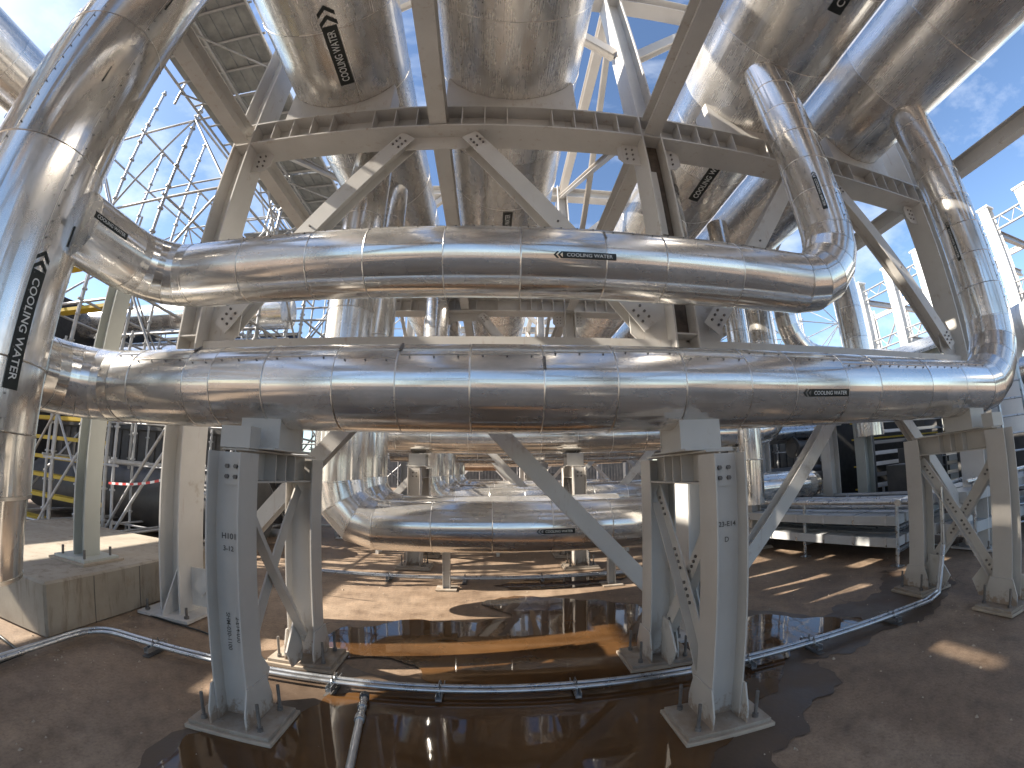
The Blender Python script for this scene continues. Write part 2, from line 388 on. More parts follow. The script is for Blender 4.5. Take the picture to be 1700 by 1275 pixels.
def pipe_label(parent, P, axis, n0, r, tdir, h, L, text='COOLING WATER', chev=True, tail=True):
    """label wrapped on a pipe: P = axis point at the label's start, n0 = outward normal at its middle,
    tdir = +1/-1 reading direction along axis, h = height round the pipe, L = whole length"""
    P, a, n0 = V(P), V(axis).normalized()*tdir, V(n0).normalized()
    n0 = (n0-a*n0.dot(a)).normalized(); up = n0.cross(a)
    def mp(x, y, e):
        th = y/r; return P+a*x+(n0*math.cos(th)+up*math.sin(th))*(r+e)
    base = (chev and h*1.35) or 0
    lab = MB(); K = 6
    def patch(x0, x1, y0, y1, e, mb, kx=1):
        for i in range(K):
            ya, yb = y0+(y1-y0)*i/K, y0+(y1-y0)*(i+1)/K
            mb.add([mp(x0, ya, e), mp(x1, ya, e), mp(x1, yb, e), mp(x0, yb, e)], [(0, 1, 2, 3)])
    patch(base, L, -h/2, h/2, .0045, lab)
    if chev:
        for q in (0, 1):
            x = q*h*.62; t = h*.30
            for sgn in (-1, 1):
                ys = [k/3*h/2*sgn for k in range(4)]
                for ya, yb in zip(ys, ys[1:]):
                    xa, xb = x+abs(ya)*.95, x+abs(yb)*.95
                    vs = [mp(xa, ya, .0045), mp(xa+t, ya, .0045), mp(xb+t, yb, .0045), mp(xb, yb, .0045)]
                    lab.add(vs, [(0, 1, 2, 3) if sgn > 0 else (3, 2, 1, 0)])
    pl = lab.build('label_plate', M['black'], parent)
    vs, fs, asp = text2d(text)
    th = h*.52; tl = (L-base)*.86; sx = tl/asp
    lt = MB(); lt.add([mp(base+(L-base)*.07+x*sx, (y-.5)*th, .0075) for x, y in vs], fs)
    lt.build('lettering', M['letter'], pl)
    return pl
def flat_text(parent, text, P, right, up, h, mat, name='marking', off=.003):
    P, a, u = V(P), V(right).normalized(), V(up).normalized(); n = a.cross(u)
    vs, fs, asp = text2d(text); mb = MB()
    mb.add([P+a*(x*h)+u*(y*h)+n*off for x, y in vs], fs)
    return mb.build(name, mat, parent)

# ------------------------------------------------------------------ insulated pipes
def pipe(name, label, pts, r, bend=None, mat='clad', n=56, step=.42, bands=True, rings=None, group=None, gores=5, screws=False, screw_n=(0, 0, 1), band_r=.0035):
    """pts = corners of the centre line; straight runs are jackets of overlapping sheets, corners are gored elbows"""
    pts = [V(p) for p in pts]; root = thing(name, label, 'pipe', pts[0], group); mt = M[mat]
    bend = bend or [r*1.7]*(len(pts)-2)
    cur = pts[0]; ri = 0
    for k in range(1, len(pts)):
        a = pts[k-1]; b = pts[k]; d = (b-a).normalized()
        end = b if k == len(pts)-1 else b-d*bend[k-1]
        L = (end-cur).length; jb = MB(); m_ = max(1, round(L/(step)))
        st = [L*i/m_ for i in range(m_+1)]
        if rings and k in rings:
            st = sorted({0, L} | {x for x in [(V(q)-cur).dot(d) for q in rings[k]] if .05 < x < L-.05})
        for i, (x0, x1) in enumerate(zip(st, st[1:])):
            q1 = V((random.uniform(-1, 1), random.uniform(-1, 1), random.uniform(-1, 1)))*.0016; q2_ = V((random.uniform(-1, 1), random.uniform(-1, 1), random.uniform(-1, 1)))*.0016
            jb.cyl(cur+d*x0+q1, cur+d*(x1)+q2_, r+(.0008 if i % 2 else 0), n, caps=False, tone=random.random(), u0=x0+random.random()*40)
        if k == 1: jb.add([cur+v for v in circ(d, r, n)], [tuple(range(n))])
        if k == len(pts)-1: jb.add([end+v for v in circ(d, r, n)], [tuple(range(n))[::-1]])
        jk = jb.build('jacket', mt, root)
        if bands:
            for x in st[1:-1]:
                bb = MB(); c = cur+d*x
                bb.cyl(c-d*.009, c-d*.002, r-.001, n, r+band_r, caps=False); bb.cyl(c-d*.002, c+d*.005, r+band_r, n, r-.001, caps=False)
                bb.build('seam_band', M['band'], root)
        if screws:
          for sn_ in (screw_n if isinstance(screw_n, list) else [screw_n]):
            sb = MB(); q = (V(sn_)-d*V(sn_).dot(d)).normalized(); side = d.cross(q)
            lap = MB()
            nn = 4
            for x0, x1 in zip(st, st[1:]):
                ph = random.uniform(-.25, .25)
                q2 = (q*math.cos(ph)+side*math.sin(ph)).normalized(); s2 = d.cross(q2)
                lap.box(cur+d*((x0+x1)/2)+q2*(r+.0015), (x1-x0-.03, .004, .006), (d, s2, q2))
                m2 = max(2, int((x1-x0)/.12))
                for j in range(m2):
                    c = cur+d*(x0+(j+.5)*(x1-x0)/m2)+q2*(r)+s2*.02
                    sb.cyl(c, c+q2*.007, .006, 6)
            lap.split('lap_joint', M['band'], root)
            o = sb.build('screws', M['screw'], root, kind='stuff')
        if k < len(pts)-1:
            e = (pts[k+1]-b).normalized(); R_ = bend[k-1]; cen = b-d*R_+e*R_; N = gores
            arc = [b-d*R_]
            # mitred gores: corner points of the polyline inscribed round the arc
            for g in range(N+1):
                th = math.pi/2*g/N
                arc.append(cen+(-e*math.cos(th)+d*math.sin(th))*R_)
            pl = [arc[1]-d*.012]+arc[1:]+[arc[-1]+e*.012]
            eb = MB()
            eb.tube(pl, r+.001, n, caps=False, tone=[random.random() for _ in range(N+2)], u0=random.random()*20)
            el = eb.build('elbow', mt, root)
            for g in range(0, N+1):
                th = math.pi/2*g/N; c = arc[g+1]
                tdir = (d*math.cos(th)+e*math.sin(th)); bb = MB()
                bb.cyl(c-tdir*.004, c+tdir*.004, r+.0032, n, caps=False); bb.build('seam_band', M['band'], el)
            cur = b+e*R_
    return root
def circ(d, r, n):
    d, a, b_ = frame(d); return [(a*math.cos(2*math.pi*i/n)+b_*math.sin(2*math.pi*i/n))*r for i in range(n)]

# ------------------------------------------------------------------ ground
g = MB()
g.add([(-400, -400, 0), (400, -400, 0), (400, 400, 0), (-400, 400, 0)], [(0, 1, 2, 3)])
g.build('ground', M['slab'], kind='structure')
def sheet(name, mat, pts, z, jag=.07):
    P = []
    for k, p in enumerate(pts):                                  # roughen the outline a little
        q = pts[(k+1) % len(pts)]; d = V((q[0]-p[0], q[1]-p[1])); m_ = max(1, int(d.length/.05))
        nn = V((-d.y, d.x)).normalized()
        for j in range(m_):
            x = p[0]+d.x*j/m_; y = p[1]+d.y*j/m_; o = noise.noise(V((x*1.7, y*1.7, z*9)))*jag*3+noise.noise(V((x*6, y*6, 1)))*jag+noise.noise(V((x*21, y*21, 4)))*jag*.35
            P.append((x+nn.x*o, y+nn.y*o, z))
    s = MB(); s.add(P, [tuple(range(len(P)))]); return s.build(name, mat, kind='structure')
#PUDDLES
sheet('puddle', M['water'], [(-1.75, 1.2), (1.0, 1.0), (1.15, 1.9), (1.9, 2.3), (2.1, 2.6), (2.9, 2.9), (3.4, 3.0), (2.8, 3.5), (2.2, 3.7), (1.9, 4.4), (1.4, 5.0), (.3, 5.2), (-.1, 5.0), (.2, 4.5), (-.6, 4.35), (-1.5, 4.0), (-1.6, 3.4), (-.6, 3.3), (-.4, 2.95), (-1.2, 2.75), (-1.3, 2.3), (-1.6, 2.0)], .013)
sheet('puddle', M['water'], [(.4, 5.6), (1.6, 5.6), (2.1, 6.0), (1.2, 6.3), (.5, 6.1), (.0, 5.8)], .013)
sheet('damp_patch', M['damp'], [(-2.0, 1.0), (-1.2, .8), (1.3, .8), (1.45, 1.75), (2.3, 2.2), (2.5, 2.6), (1.9, 2.9), (-1.9, 3.2), (-1.75, 2.2)], .009)
sheet('damp_patch', M['damp'], [(2.0, 2.55), (3.6, 2.6), (5.0, 3.0), (5.4, 3.6), (5.0, 4.2), (4.3, 3.5), (3.3, 3.4), (2.7, 4.0), (2.0, 4.2)], .005)

# ------------------------------------------------------------------ portal frames of the pipe rack
XC = (-3.23, 1.90, 7.03); PY = 3.75; PDY = 5.8
def gusset(mb, c, u, v, n, w_, h_, t=.014):
    """plate with two clipped corners"""
    mb.prism([(-w_/2, -h_/2), (w_/2-.08, -h_/2), (w_/2, -h_/2+.08), (w_/2, h_/2-.08), (w_/2-.08, h_/2), (-w_/2, h_/2)], V(c)-V(n)*t/2, u, v, n, t)
def bolts(mb, c, u, v, n, nu, nv, du, dv, r=.014, h=.016):
    c, u, v, n = V(c), V(u), V(v), V(n)
    for i in range(nu):
        for j in range(nv):
            p = c+u*((i-(nu-1)/2)*du)+v*((j-(nv-1)/2)*dv); mb.cyl(p, p+n*h, r, 6)
def portal(y, label):
    root = thing('portal_frame', label, 'steel frame', (1.9, y, 0), 'steel portal frames of the pipe rack')
    ZT = 9.35
    for x in XC:
        c = MB(); c.ibeam((x, y, .04), (x, y, ZT), .27, .40, .020, .014, web=V((1, 0, 0)))
        col = c.build('column', M['steel'], root)
        s = MB()
        for z in (2.66, 2.88, 5.46, 5.80, 9.0, 9.3):
            for sy in (-1, 1): s.bx(x-.112, x+.112, y+sy*.010, y+sy*.195, z-.008, z+.008)
        s.split('stiffener', M['steel'], col)
        bp = MB(); bp.bx(x-.33, x+.33, y-.34, y+.34, .012, .04); bp.build('base_plate', M['steel'], root)
        gw = MB()
        for sx in (-1, 1):
            gw.prism([(0, .04), (sx*.31, .04), (sx*.31, .07), (sx*.03, .52), (0, .52)], (x-.007, y+sx*.0075, 0), (0, 1, 0), (0, 0, 1), (1, 0, 0), .014)
        gw.split('base_stiffener', M['steel'], root)
        ab = MB()
        for sx in (-1, 1):
            for sy in (-1, 1): ab.cyl((x+sx*.26, y+sy*.26, .02), (x+sx*.26, y+sy*.26, .15), .014, 8); ab.cyl((x+sx*.26, y+sy*.26, .04), (x+sx*.26, y+sy*.26, .065), .028, 6); ab.cut()
        ab.split('anchor_bolt', M['bolt'], root)
    for x0, x1 in zip(XC, XC[1:]):
        xa, xb, xm = x0+.14, x1-.14, (x0+x1)/2
        bm = MB(); bm.ibeam((xa, y, 5.62), (xb, y, 5.62), .36, .40, .022, .014); tb = bm.build('top_beam', M['steel'], root)
        st = MB(); k = 18
        for i in range(1, k):
            X = xa+(xb-xa)*i/k
            if 4 < i < 6 or 12 < i < 14: continue
            for sy in (-1, 1): st.bx(X-.006, X+.006, y+sy*.010, y+sy*.185, 5.463, 5.777)
        st.split('stiffener', M['steel'], tb)
        sb = MB(); sb.ibeam((xa, y, 2.77), (xb, y, 2.77), .18, .15, .012, .01, web=V((0, 1, 0))); sb.build('strut', M['steel'], root)
        ub = MB(); ub.ibeam((xa, y, 9.15), (xb, y, 9.15), .30, .30, .018, .012); ub.build('upper_beam', M['steel2'], root)
        for sx, xe in ((-1, xa), (1, xb)):
            b1 = MB(); b1.ibeam((xm+sx*.36, y, 5.40), (xe-sx*.20, y, 2.98), .20, .20, .012, .009, web=V((0, 1, 0))); o = b1.build('brace', M['steel'], root)
            bb = MB()
            d = (V((xe-sx*.2, y, 2.98))-V((xm+sx*.36, y, 5.4))).normalized(); q = d.cross(V((0, 1, 0)))
            for tt in (.10, .16, .22): bolts(bb, V((xm+sx*.36, y-.1, 5.4))+d*tt, d, q, (0, -1, 0), 1, 2, .1, .09)
            bolts(bb, V((xe-sx*.2, y-.1, 2.98))-d*.16, d, q, (0, -1, 0), 3, 2, .07, .09)
            bolts(bb, V((xm+sx*.36, y-.1, 5.4))+d*1.6, d, q, (0, -1, 0), 1, 1, .07, .09, .012)
            bb.split('bolt', M['bolt'], o)
            g1 = MB(); gusset(g1, (xe-sx*.16, y, 3.06), (-sx, 0, 0), (0, 0, 1), (0, sx, 0), .46, .42); g1.build('gusset_plate', M['steel'], root)
            b2 = MB(); b2.ibeam((xm+sx*.06, y, 2.66), (xe-sx*.12, y, .28), .14, .15, .010, .008, web=V((0, 1, 0))); o = b2.build('brace', M['steel'], root)
            g2 = MB(); gusset(g2, (xe-sx*.12, y, .30), (-sx, 0, 0), (0, 0, 1), (0, sx, 0), .36, .40); g2.build('gusset_plate', M['steel'], root)
            g3 = MB(); gusset(g3, (xe-sx*.12, y, 5.28), (-sx, 0, 0), (0, 0, 1), (0, sx, 0), .30, .32)
            g3 = g3.build('gusset_plate', M['steel'], root)
            g5 = MB(); bolts(g5, (xe-sx*.12, y-.007, 5.28), (1, 0, 0), (0, 0, 1), (0, -1, 0), 2, 3, .08, .08, .013); g5.split('bolt', M['bolt'], g3)
            b3 = MB(); b3.ibeam((xe-sx*.02, y, 7.40), (xe-sx*1.75, y, 9.0), .15, .15, .01, .008, web=V((0, 1, 0))); b3.build('brace', M['steel2'], root)
        g4 = MB(); gusset(g4, (xm, y, 5.34), (1, 0, 0), (0, 0, 1), (0, -1, 0), .8, .2); g4.build('gusset_plate', M['steel'], root)
    return root
DARK_WEB = paint('mill_scale', (.055, .042, .032), (.17, .13, .10), .7, 9)
pf = portal(PY, 'nearest steel portal frame, its strut just above the lower front pipe')
copy_tree(pf, (0, PDY, 0), 'second steel portal frame, seen between the two front pipes')
copy_tree(pf, (0, 2*PDY, 0), 'third steel portal frame, well behind the front pipes')
copy_tree(pf, (0, 3*PDY, 0), 'fourth steel portal frame, far down the pipe rack')
copy_tree(pf, (0, 4*PDY, 0), 'farthest steel portal frame at the end of the pipe rack')
copy_tree(pf, (0, -PDY, 0), 'steel portal frame behind the viewer, its beam over the front edge')
q = MB(); q.bx(1.90-.112, 1.90+.112, PY-.0145, PY-.0085, 2.9, 5.44); q.build('scaled_web_plate', DARK_WEB, pf)  # dark mottled plate added over the middle column's web
q = MB(); q.bx(1.84, 1.93, PY-.045, PY-.016, 4.1, 5.0); q.build('cable_bracket', M['steel'], pf)
# longitudinal girders and bracing in the column lines
NM = {0: 'left', 1: 'middle', 2: 'right'}
BAY = ['over the viewer before the nearest portal frame', 'between the nearest and the second portal frame', 'between the second and third portal frames', 'between the third and fourth portal frames']
for bi, y0 in enumerate((PY-PDY, PY, PY+PDY, PY+2*PDY)):
    y1 = y0+PDY
    for ci, x in enumerate((-3.23, -.67, 1.9, 4.47, 7.03)):
        if ci == 3: continue
        nmx = ['leftmost', 'centre', 'middle', '', 'rightmost'][ci]
        gm = MB(); gy = .21 if ci != 1 else .012
        gm.ibeam((x, y0+gy, 5.60), (x, y1-gy, 5.60), .25, .20, .014, .01)
        tag(gm.build('girder', M['steel']), f'{nmx} lengthwise girder {BAY[bi]}', 'girder', 'lengthwise girders of the pipe rack')
    for ci, x in enumerate(XC):
        gm = MB(); gm.ibeam((x, y0+.21, 9.1), (x, y1-.21, 9.1), .22, .18, .014, .01)
        tag(gm.build('girder', M['steel2']), f'{["leftmost", "middle", "rightmost"][ci]} upper girder {BAY[bi]}', 'girder', 'upper girders of the pipe rack')
        if bi > 0:
            t_ = thing('cross_bracing', f'crossed diagonals in the {["leftmost", "middle", "right-hand"][ci]} column line {BAY[bi]}', 'bracing', (x, y0, 5.8), 'crossed diagonals of the rack')
            b_ = MB(); b_.ibeam((x-.06, y0+.25, 5.9), (x-.06, y1-.25, 8.9), .10, .10, .008, .006); b_.build('diagonal', M['steel2'], t_)
            b_ = MB(); b_.ibeam((x+.06, y0+.25, 8.9), (x+.06, y1-.25, 5.9), .10, .10, .008, .006); b_.build('diagonal', M['steel2'], t_)

# ------------------------------------------------------------------ the four big overhead pipes and their saddles
BIG = [(-2.0, 6.77, .82), (.19, 6.90, .94), (3.58, 6.80, .846), (5.66, 6.70, .757)]
BN = ['leftmost big overhead silver pipe', 'second big overhead silver pipe, straight above the centre', 'third big overhead silver pipe, right of the middle column', 'rightmost big overhead silver pipe']
bigp = []
for k, (x, z, r) in enumerate(BIG):
    p = pipe('overhead_pipe', BN[k]+' running away over the portal frames', [(x, -4.5, z), (x, 34, z)], r, mat='clad_big', n=96, step=1.15, screws=True, screw_n=((-.45, 0, -.9) if k % 2 else (.5, 0, -.87)), group='big overhead pipes', band_r=.006)
    bigp.append(p)
    for j in range(5):
        y = PY+PDY*j
        sd = thing('pipe_saddle', f'steel saddle under the {["leftmost", "second", "third", "rightmost"][k]} big pipe on the {["nearest", "second", "third", "fourth", "farthest"][j]} portal beam', 'pipe saddle', (x, y, 5.8), 'saddles under the overhead pipes')
        hw = r*.86; pl = [(-hw, 5.803-z), (hw, 5.803-z)]
        top = [(math.sin(a)*r*1.004, -math.cos(a)*r*1.004) for a in [R(57)-R(114)*i/20 for i in range(21)]]
        top = [(min(max(X, -hw), hw), Y) for X, Y in top]
        for yy in (-.17, .15):
            m_ = MB(); m_.prism(pl+top, (x, y+yy, z), (1, 0, 0), (0, 0, 1), (0, 1, 0), .02); m_.build('saddle_plate', M['steel'], sd)
        m_ = MB()
        for s_ in (-1, 0, 1):
            h_ = (z-math.sqrt(max(0, r*r-(s_*.45*r)**2))) - .004
            if h_ > 5.83: m_.bx(x+s_*.45*r-.008, x+s_*.45*r+.008, y-.149, y+.149, 5.803, h_)
        for s_ in (-1, 1): m_.bx(x+s_*(hw-.012)-.008, x+s_*(hw-.012)+.008, y-.149, y+.149, 5.803, z-r*.56)
        m_.split('saddle_rib', M['steel'], sd)
pipe_label(bigp[0], (-2.0, 3.26, 6.77), (0, 1, 0), (.262, 0, -.965), .822, -1, .17, .82, chev=False)
# chevrons of that label sit ahead of the words

# ------------------------------------------------------------------ cooling water loops in front
low = pipe('cooling_water_pipe', 'lower front silver pipe across the picture, rising at the right end', [(-3.35, 1.93, 2.12), (-3.35, 2.55, 2.12), (5.70, 2.55, 2.12), (5.70, 2.55, 6.10)], .28, [.50, .80],
           rings={2: [(x, 2.55, 2.12) for x in (-2.60, -2.056, -1.824, -1.419, -.94, -.556, -.126, .298, .734, 1.176, 1.656, 2.041, 2.555, 2.947, 3.682, 4.3, 4.85)]}, n=72, screws=True, screw_n=(0, -.75, .6))
up = pipe('cooling_water_pipe', 'upper front silver pipe across the picture, rising at the right end', [(-3.02, 1.80, 3.15), (-3.02, 2.78, 3.15), (3.30, 2.78, 3.13), (3.30, 2.78, 6.12)], .27, [.46, .62],
          rings={2: [(x, 2.78, 3.13) for x in (-1.973, -1.374, -.923, -.349, .194, .806, 1.276, 1.946, 2.632)]}, n=72, screws=True, screw_n=(0, -.55, .8))
ris = pipe('riser_pipe', 'huge upright silver pipe at the left edge with a black cooling water label', [(-3.35, 1.56, 1.262), (-3.35, 1.56, 12.5)], .45, n=110, rings={1: [(-3.35, 1.56, z) for z in (1.65, 2.09, 3.55, 4.84, 6.3, 7.8, 9.3)]}, screws=True, screw_n=[(.55, .83, 0), (.45, -.89, 0), (.97, -.25, 0)], band_r=.006)
for (z_, a_) in ((4.25, -.35), (5.3, -.15), (3.0, .4)):
    n_ = V((math.cos(a_), math.sin(a_), 0)); q = MB(); q.box(V((-3.35, 1.56, z_))+n_*.456, (.012, .008, .16), (n_.cross(V((0, 0, 1))), n_, V((0, 0, 1)))); q.build('strap_end', M['black'], ris)
m_ = MB(); m_.cyl((-3.35, 1.56, .74), (-3.35, 1.56, 1.24), .405, 90, .435, caps=False, tone=.1); m_.build('lower_jacket', M['clad'], ris)
m_ = MB(); m_.cyl((-3.35, 1.56, .72), (-3.35, 1.56, .745), .41, 90); m_.build('end_collar', M['band'], ris)
m_ = MB(); m_.cyl((-3.35, 1.56, 1.24), (-3.35, 1.56, 1.262), .458, 90); m_.build('collar', M['band'], ris)
m_ = MB(); m_.cyl((-3.40, 1.50, .03), (-3.40, 1.50, .72), .09, 24); m_.build('pedestal', M['steel'], ris)
m_ = MB(); m_.bx(-3.56, -3.24, 1.34, 1.66, .006, .03); m_.build('base_plate', M['steel'], ris)
# branch saddles where the pipes enter others
pipe_label(ris, (-3.35, 1.56, 2.80), (0, 0, 1), (1, .02, 0), .452, -1, .105, .90)
m_ = MB(); 
pipe_label(up, (.42, 2.78, 3.13), (1, 0, 0), (0, -.972, -.234), .27, 1, .048, .45)
pipe_label(low, (2.09, 2.55, 2.12), (1, 0, 0), (0, -.956, -.292), .28, 1, .052, .46)
pipe_label(up, (3.30, 2.78, 4.33), (0, 0, 1), (-.58, -.81, 0), .27, -1, .05, .45)
pipe_label(low, (5.70, 2.55, 4.18), (0, 0, 1), (-.99, 0, 0), .28, -1, .05, .52)
pipe_label(up, (-3.02, 1.74, 3.15), (0, 1, 0), (1, 0, .01), .27, 1, .05, .34, chev=False)
pipe_label(bigp[2], (3.58, 1.62, 6.80), (0, 1, 0), (-.1, 0, -1), .848, -1, .17, 1.25, chev=False)
pipe_label(bigp[2], (3.58, 5.35, 6.80), (0, 1, 0), (-.24, 0, -.97), .848, -1, .17, 1.25, chev=False)
pipe_label(bigp[1], (.19, 6.95, 6.90), (0, 1, 0), (.06, 0, -1), .942, -1, .17, .9, chev=False)
def chevrons(parent, P, axis, n0, r, h, k=2):
    """plain black arrowheads wrapped on a pipe, pointing along -axis"""
    P, a, n0 = V(P), V(axis).normalized(), V(n0).normalized(); up_ = n0.cross(a); mb = MB()
    def mp(x, y): th = y/r; return P+a*x+(n0*math.cos(th)+up_*math.sin(th))*(r+.0045)
    for q in range(k):
        x = q*h*.62; t_ = h*.30
        for sgn in (-1, 1):
            ys = [j/3*h/2*sgn for j in range(4)]
            for ya, yb in zip(ys, ys[1:]):
                xa, xb = x+abs(ya)*.95, x+abs(yb)*.95
                mb.add([mp(xa, ya), mp(xa+t_, ya), mp(xb+t_, yb), mp(xb, yb)], [(0, 1, 2, 3) if sgn > 0 else (3, 2, 1, 0)])
    return mb.build('arrow_mark', M['black'], parent)
chevrons(bigp[0], (-2.0, 2.18, 6.77), (0, 1, 0), (.27, 0, -.963), .822, .19)

for (pp, x_, y_, z_, r_, a_) in ((low, -2.056, 2.55, 2.12, .28, 1.0), (low, .30, 2.55, 2.12, .28, .35), (low, -.55, 2.55, 2.12, .28, .9), (up, -.92, 2.78, 3.13, .27, .9), (up, .81, 2.78, 3.13, .27, .5)):
    n_ = V((0, -math.cos(a_), math.sin(a_))); u_ = V((0, math.sin(a_), math.cos(a_))); q = MB()
    q.box(V((x_, y_, z_))+n_*(r_+.007), (.016, .09, .007), (V((1, 0, 0)), u_, n_)); q.build('strap_end', M['bolt'], pp)
# ------------------------------------------------------------------ loops farther down the rack
LG = 'low cooling water loops behind the front pipes'
lowA = pipe('cooling_water_pipe', 'low silver pipe near the ground, nearest one behind the front supports', [(-1.73, 4.57, 6.10), (-1.73, 4.57, 1.0), (2.36, 4.57, 1.0), (2.36, 4.57, 6.1)], .28, [.46, .46], step=.62, gores=3, group=LG)
pipe_label(lowA, (.45, 4.57, 1.0), (1, 0, 0), (0, -1, -.07), .28, 1, .05, .40)
pipe('cooling_water_pipe', 'upright silver pipe just behind the first low pipe, turning right at its foot', [(-1.72, 5.62, 6.10), (-1.72, 5.62, 1.0), (1.7, 5.62, 1.0)], .28, [.5], step=.7, group=LG)
pipe('cooling_water_pipe', 'second low silver pipe seen over the nearest low pipe', [(-1.30, 8.95, 6.1), (-1.30, 8.95, 1.0), (4.4, 8.95, 1.0)], .28, [.5], step=.7, group=LG, n=40)
pipe('cooling_water_pipe', 'third low silver pipe in the distance under the rack', [(-1.30, 11.6, 6.1), (-1.30, 11.6, 1.0), (4.4, 11.6, 1.0)], .28, [.5], step=.9, group=LG, n=32)
pipe('cooling_water_pipe', 'farthest low silver pipe under the rack', [(-1.30, 15.5, 6.1), (-1.30, 15.5, 1.0), (4.4, 15.5, 1.0)], .28, [.5], step=.9, group=LG, n=32)
for k, (y, z, xl) in enumerate(((7.2, 2.20, -6.5), (11.8, 2.15, -6.5), (16.4, 2.15, -6.5), (21.0, 2.15, -6.5))):
    pipe('cooling_water_pipe', ['first', 'second', 'third', 'fourth'][k]+' raised silver pipe behind the lower front pipe, counting away from the viewer', [(-2.9, y, z), (5.7, y, z), (5.7, y, 6.1)], .28, [.5], step=.62 if k < 2 else .9, group='raised loops behind the lower front pipe', n=48 if k < 1 else 28, bands=k < 2)
pipe('cooling_water_pipe', 'upright silver pipe behind the elbow of the upper front pipe', [(7.2, 6.02, 1.9), (7.2, 6.02, 6.4)], .28, step=.62, n=40)
pipe('cooling_water_pipe', 'slim upright silver pipe between the front pipes, right of the middle column', [(4.3, 6.15, .9), (4.3, 6.15, 6.1)], .2, step=.7, n=40)
pipe('cooling_water_pipe', 'dark silver pipe curving down to the right behind the upper front pipe elbow', [(7.6, 8.5, 6.4), (7.6, 8.5, 4.2), (11.5, 8.5, 4.2)], .30, [1.0], step=.7, n=40, gores=7)
pipe('cooling_water_pipe', 'short dark silver pipe low at the right behind the brace, turning away at its end', [(3.4, 7.3, 1.05), (6.9, 7.3, 1.05), (6.9, 9.6, 1.05)], .28, [.5], step=.8, n=40)

# ------------------------------------------------------------------ pipe support frames
def support(x, y, label, W=.21, near=True):
    """two H columns joined by a stiffened beam that carries the pipe; X bracing of bolted flats"""
    root = thing('pipe_support', label, 'pipe support', (x, y, 0), 'pipe support frames')
    HT = 1.665; ys = (y, y+1.0); D = .20
    for yi, yy in enumerate(ys):
        c = MB(); c.ibeam((x, yy, .06), (x, yy, HT), W, D, .012, .009, web=V((1, 0, 0))); col = c.build('column', M['steel2'], root, bevel=.0015)
        p = MB(); p.bx(x-.27, x+.27, yy-.185, yy+.185, .035, .06); p.build('base_plate', M['plate'], root, bevel=.002)
        p = MB(); p.bx(x-.29, x+.29, yy-.205, yy+.205, .006, .034); p.build('grout_pad', M['grout'], root, bevel=.004)
        for sx in (-1, 1):
            q = MB(); q.prism([(-.165, .06), (.165, .06), (.165, .15), (.115, .30), (-.115, .30), (-.165, .15)], (x+sx*(W/2+.0062)-.006, yy, 0), (0, 1, 0), (0, 0, 1), (1, 0, 0), .012)
            q.build('base_stiffener', M['steel2'], root, bevel=.0015)
        for sx in (-1, 1):
            for sy in (-1, 1):
                px, py = x+sx*.19, yy+sy*.13; a = MB()
                a.cyl((px, py, .04), (px, py, .235), .011, 10); a.cyl((px, py, .06), (px, py, .084), .021, 6); a.build('anchor_bolt', M['bolt'], root)
        e = MB(); sgn = -1 if yi == 0 else 1
        e.bx(x-.055, x+.060, yy+sgn*.0045, yy+sgn*.0145, HT-.19, HT-.035); ep = e.build('end_plate', M['steel2'], root)
        bo = MB(); bolts(bo, (x+.002, yy+sgn*.0145, HT-.112), (1, 0, 0), (0, 0, 1), (0, sgn, 0), 2, 2, .06, .06, .014, .014); bo.split('bolt', M['bolt'], ep)
    b_ = MB(); b_.ibeam((x, y+.012, HT-.075), (x, y+.988, HT-.075), .20, .19, .012, .009)
    bm = b_.build('beam', M['steel2'], root, bevel=.0012)
    s_ = MB()
    for yy in (.36, .50, .64):
        for sx in (-1, 1): s_.bx(x+sx*.005, x+sx*.092, y+yy-.005, y+yy+.005, HT-.162, HT+.012)
    s_.split('stiffener', M['steel2'], bm)
    # X bracing of wide bolted flats on either side of the web plane
    for sx, (za, zb, ya, yb) in ((-1, (.24, 1.44, .06, .94)), (1, (1.44, .24, .06, .94))):
        a = V((x+sx*.020, y+ya, za)); c = V((x+sx*.020, y+yb, zb)); d = (c-a).normalized(); n = V((1, 0, 0)); q = n.cross(d)
        f = MB(); f.box((a+c)/2, ((c-a).length, .012, .105), (d, n, q))
        f.box((a+c)/2+n*(sx*.035)-q*.046, ((c-a).length*.86, .058, .012), (d, n, q))
        br = f.build('brace', M['steel2'], root)
        bo = MB()
        for cc in (a+d*.16, c-d*.16, (a+c)/2-d*.12, (a+c)/2+d*.14): bolts(bo, cc-n*.006, d, q, -n, 4, 1, .05, 0, .012, .012)
        bo.split('bolt', M['bolt'], br)
    gp = MB()
    for yy, zz in ((y+.17, .22), (y+.83, .22)):
        s2 = 1 if yy < y+.5 else -1
        gp.prism([(-.07*s2, -.15), (.12*s2, -.15), (.20*s2, .0), (.05*s2, .20), (-.07*s2, .20)], (x-.007, yy, zz), (0, 1, 0), (0, 0, 1), (1, 0, 0), .014)
    gp.split('gusset_plate', M['steel2'], root)
    return root
s0 = support(1.32, 2.19, 'near right pipe support, in the centre right foreground')
s1 = support(-1.51, 2.19, 'near left pipe support, in the left foreground', .23)
s2 = support(4.62, 2.19, 'pipe support at the right edge under the rising end of the lower front pipe')
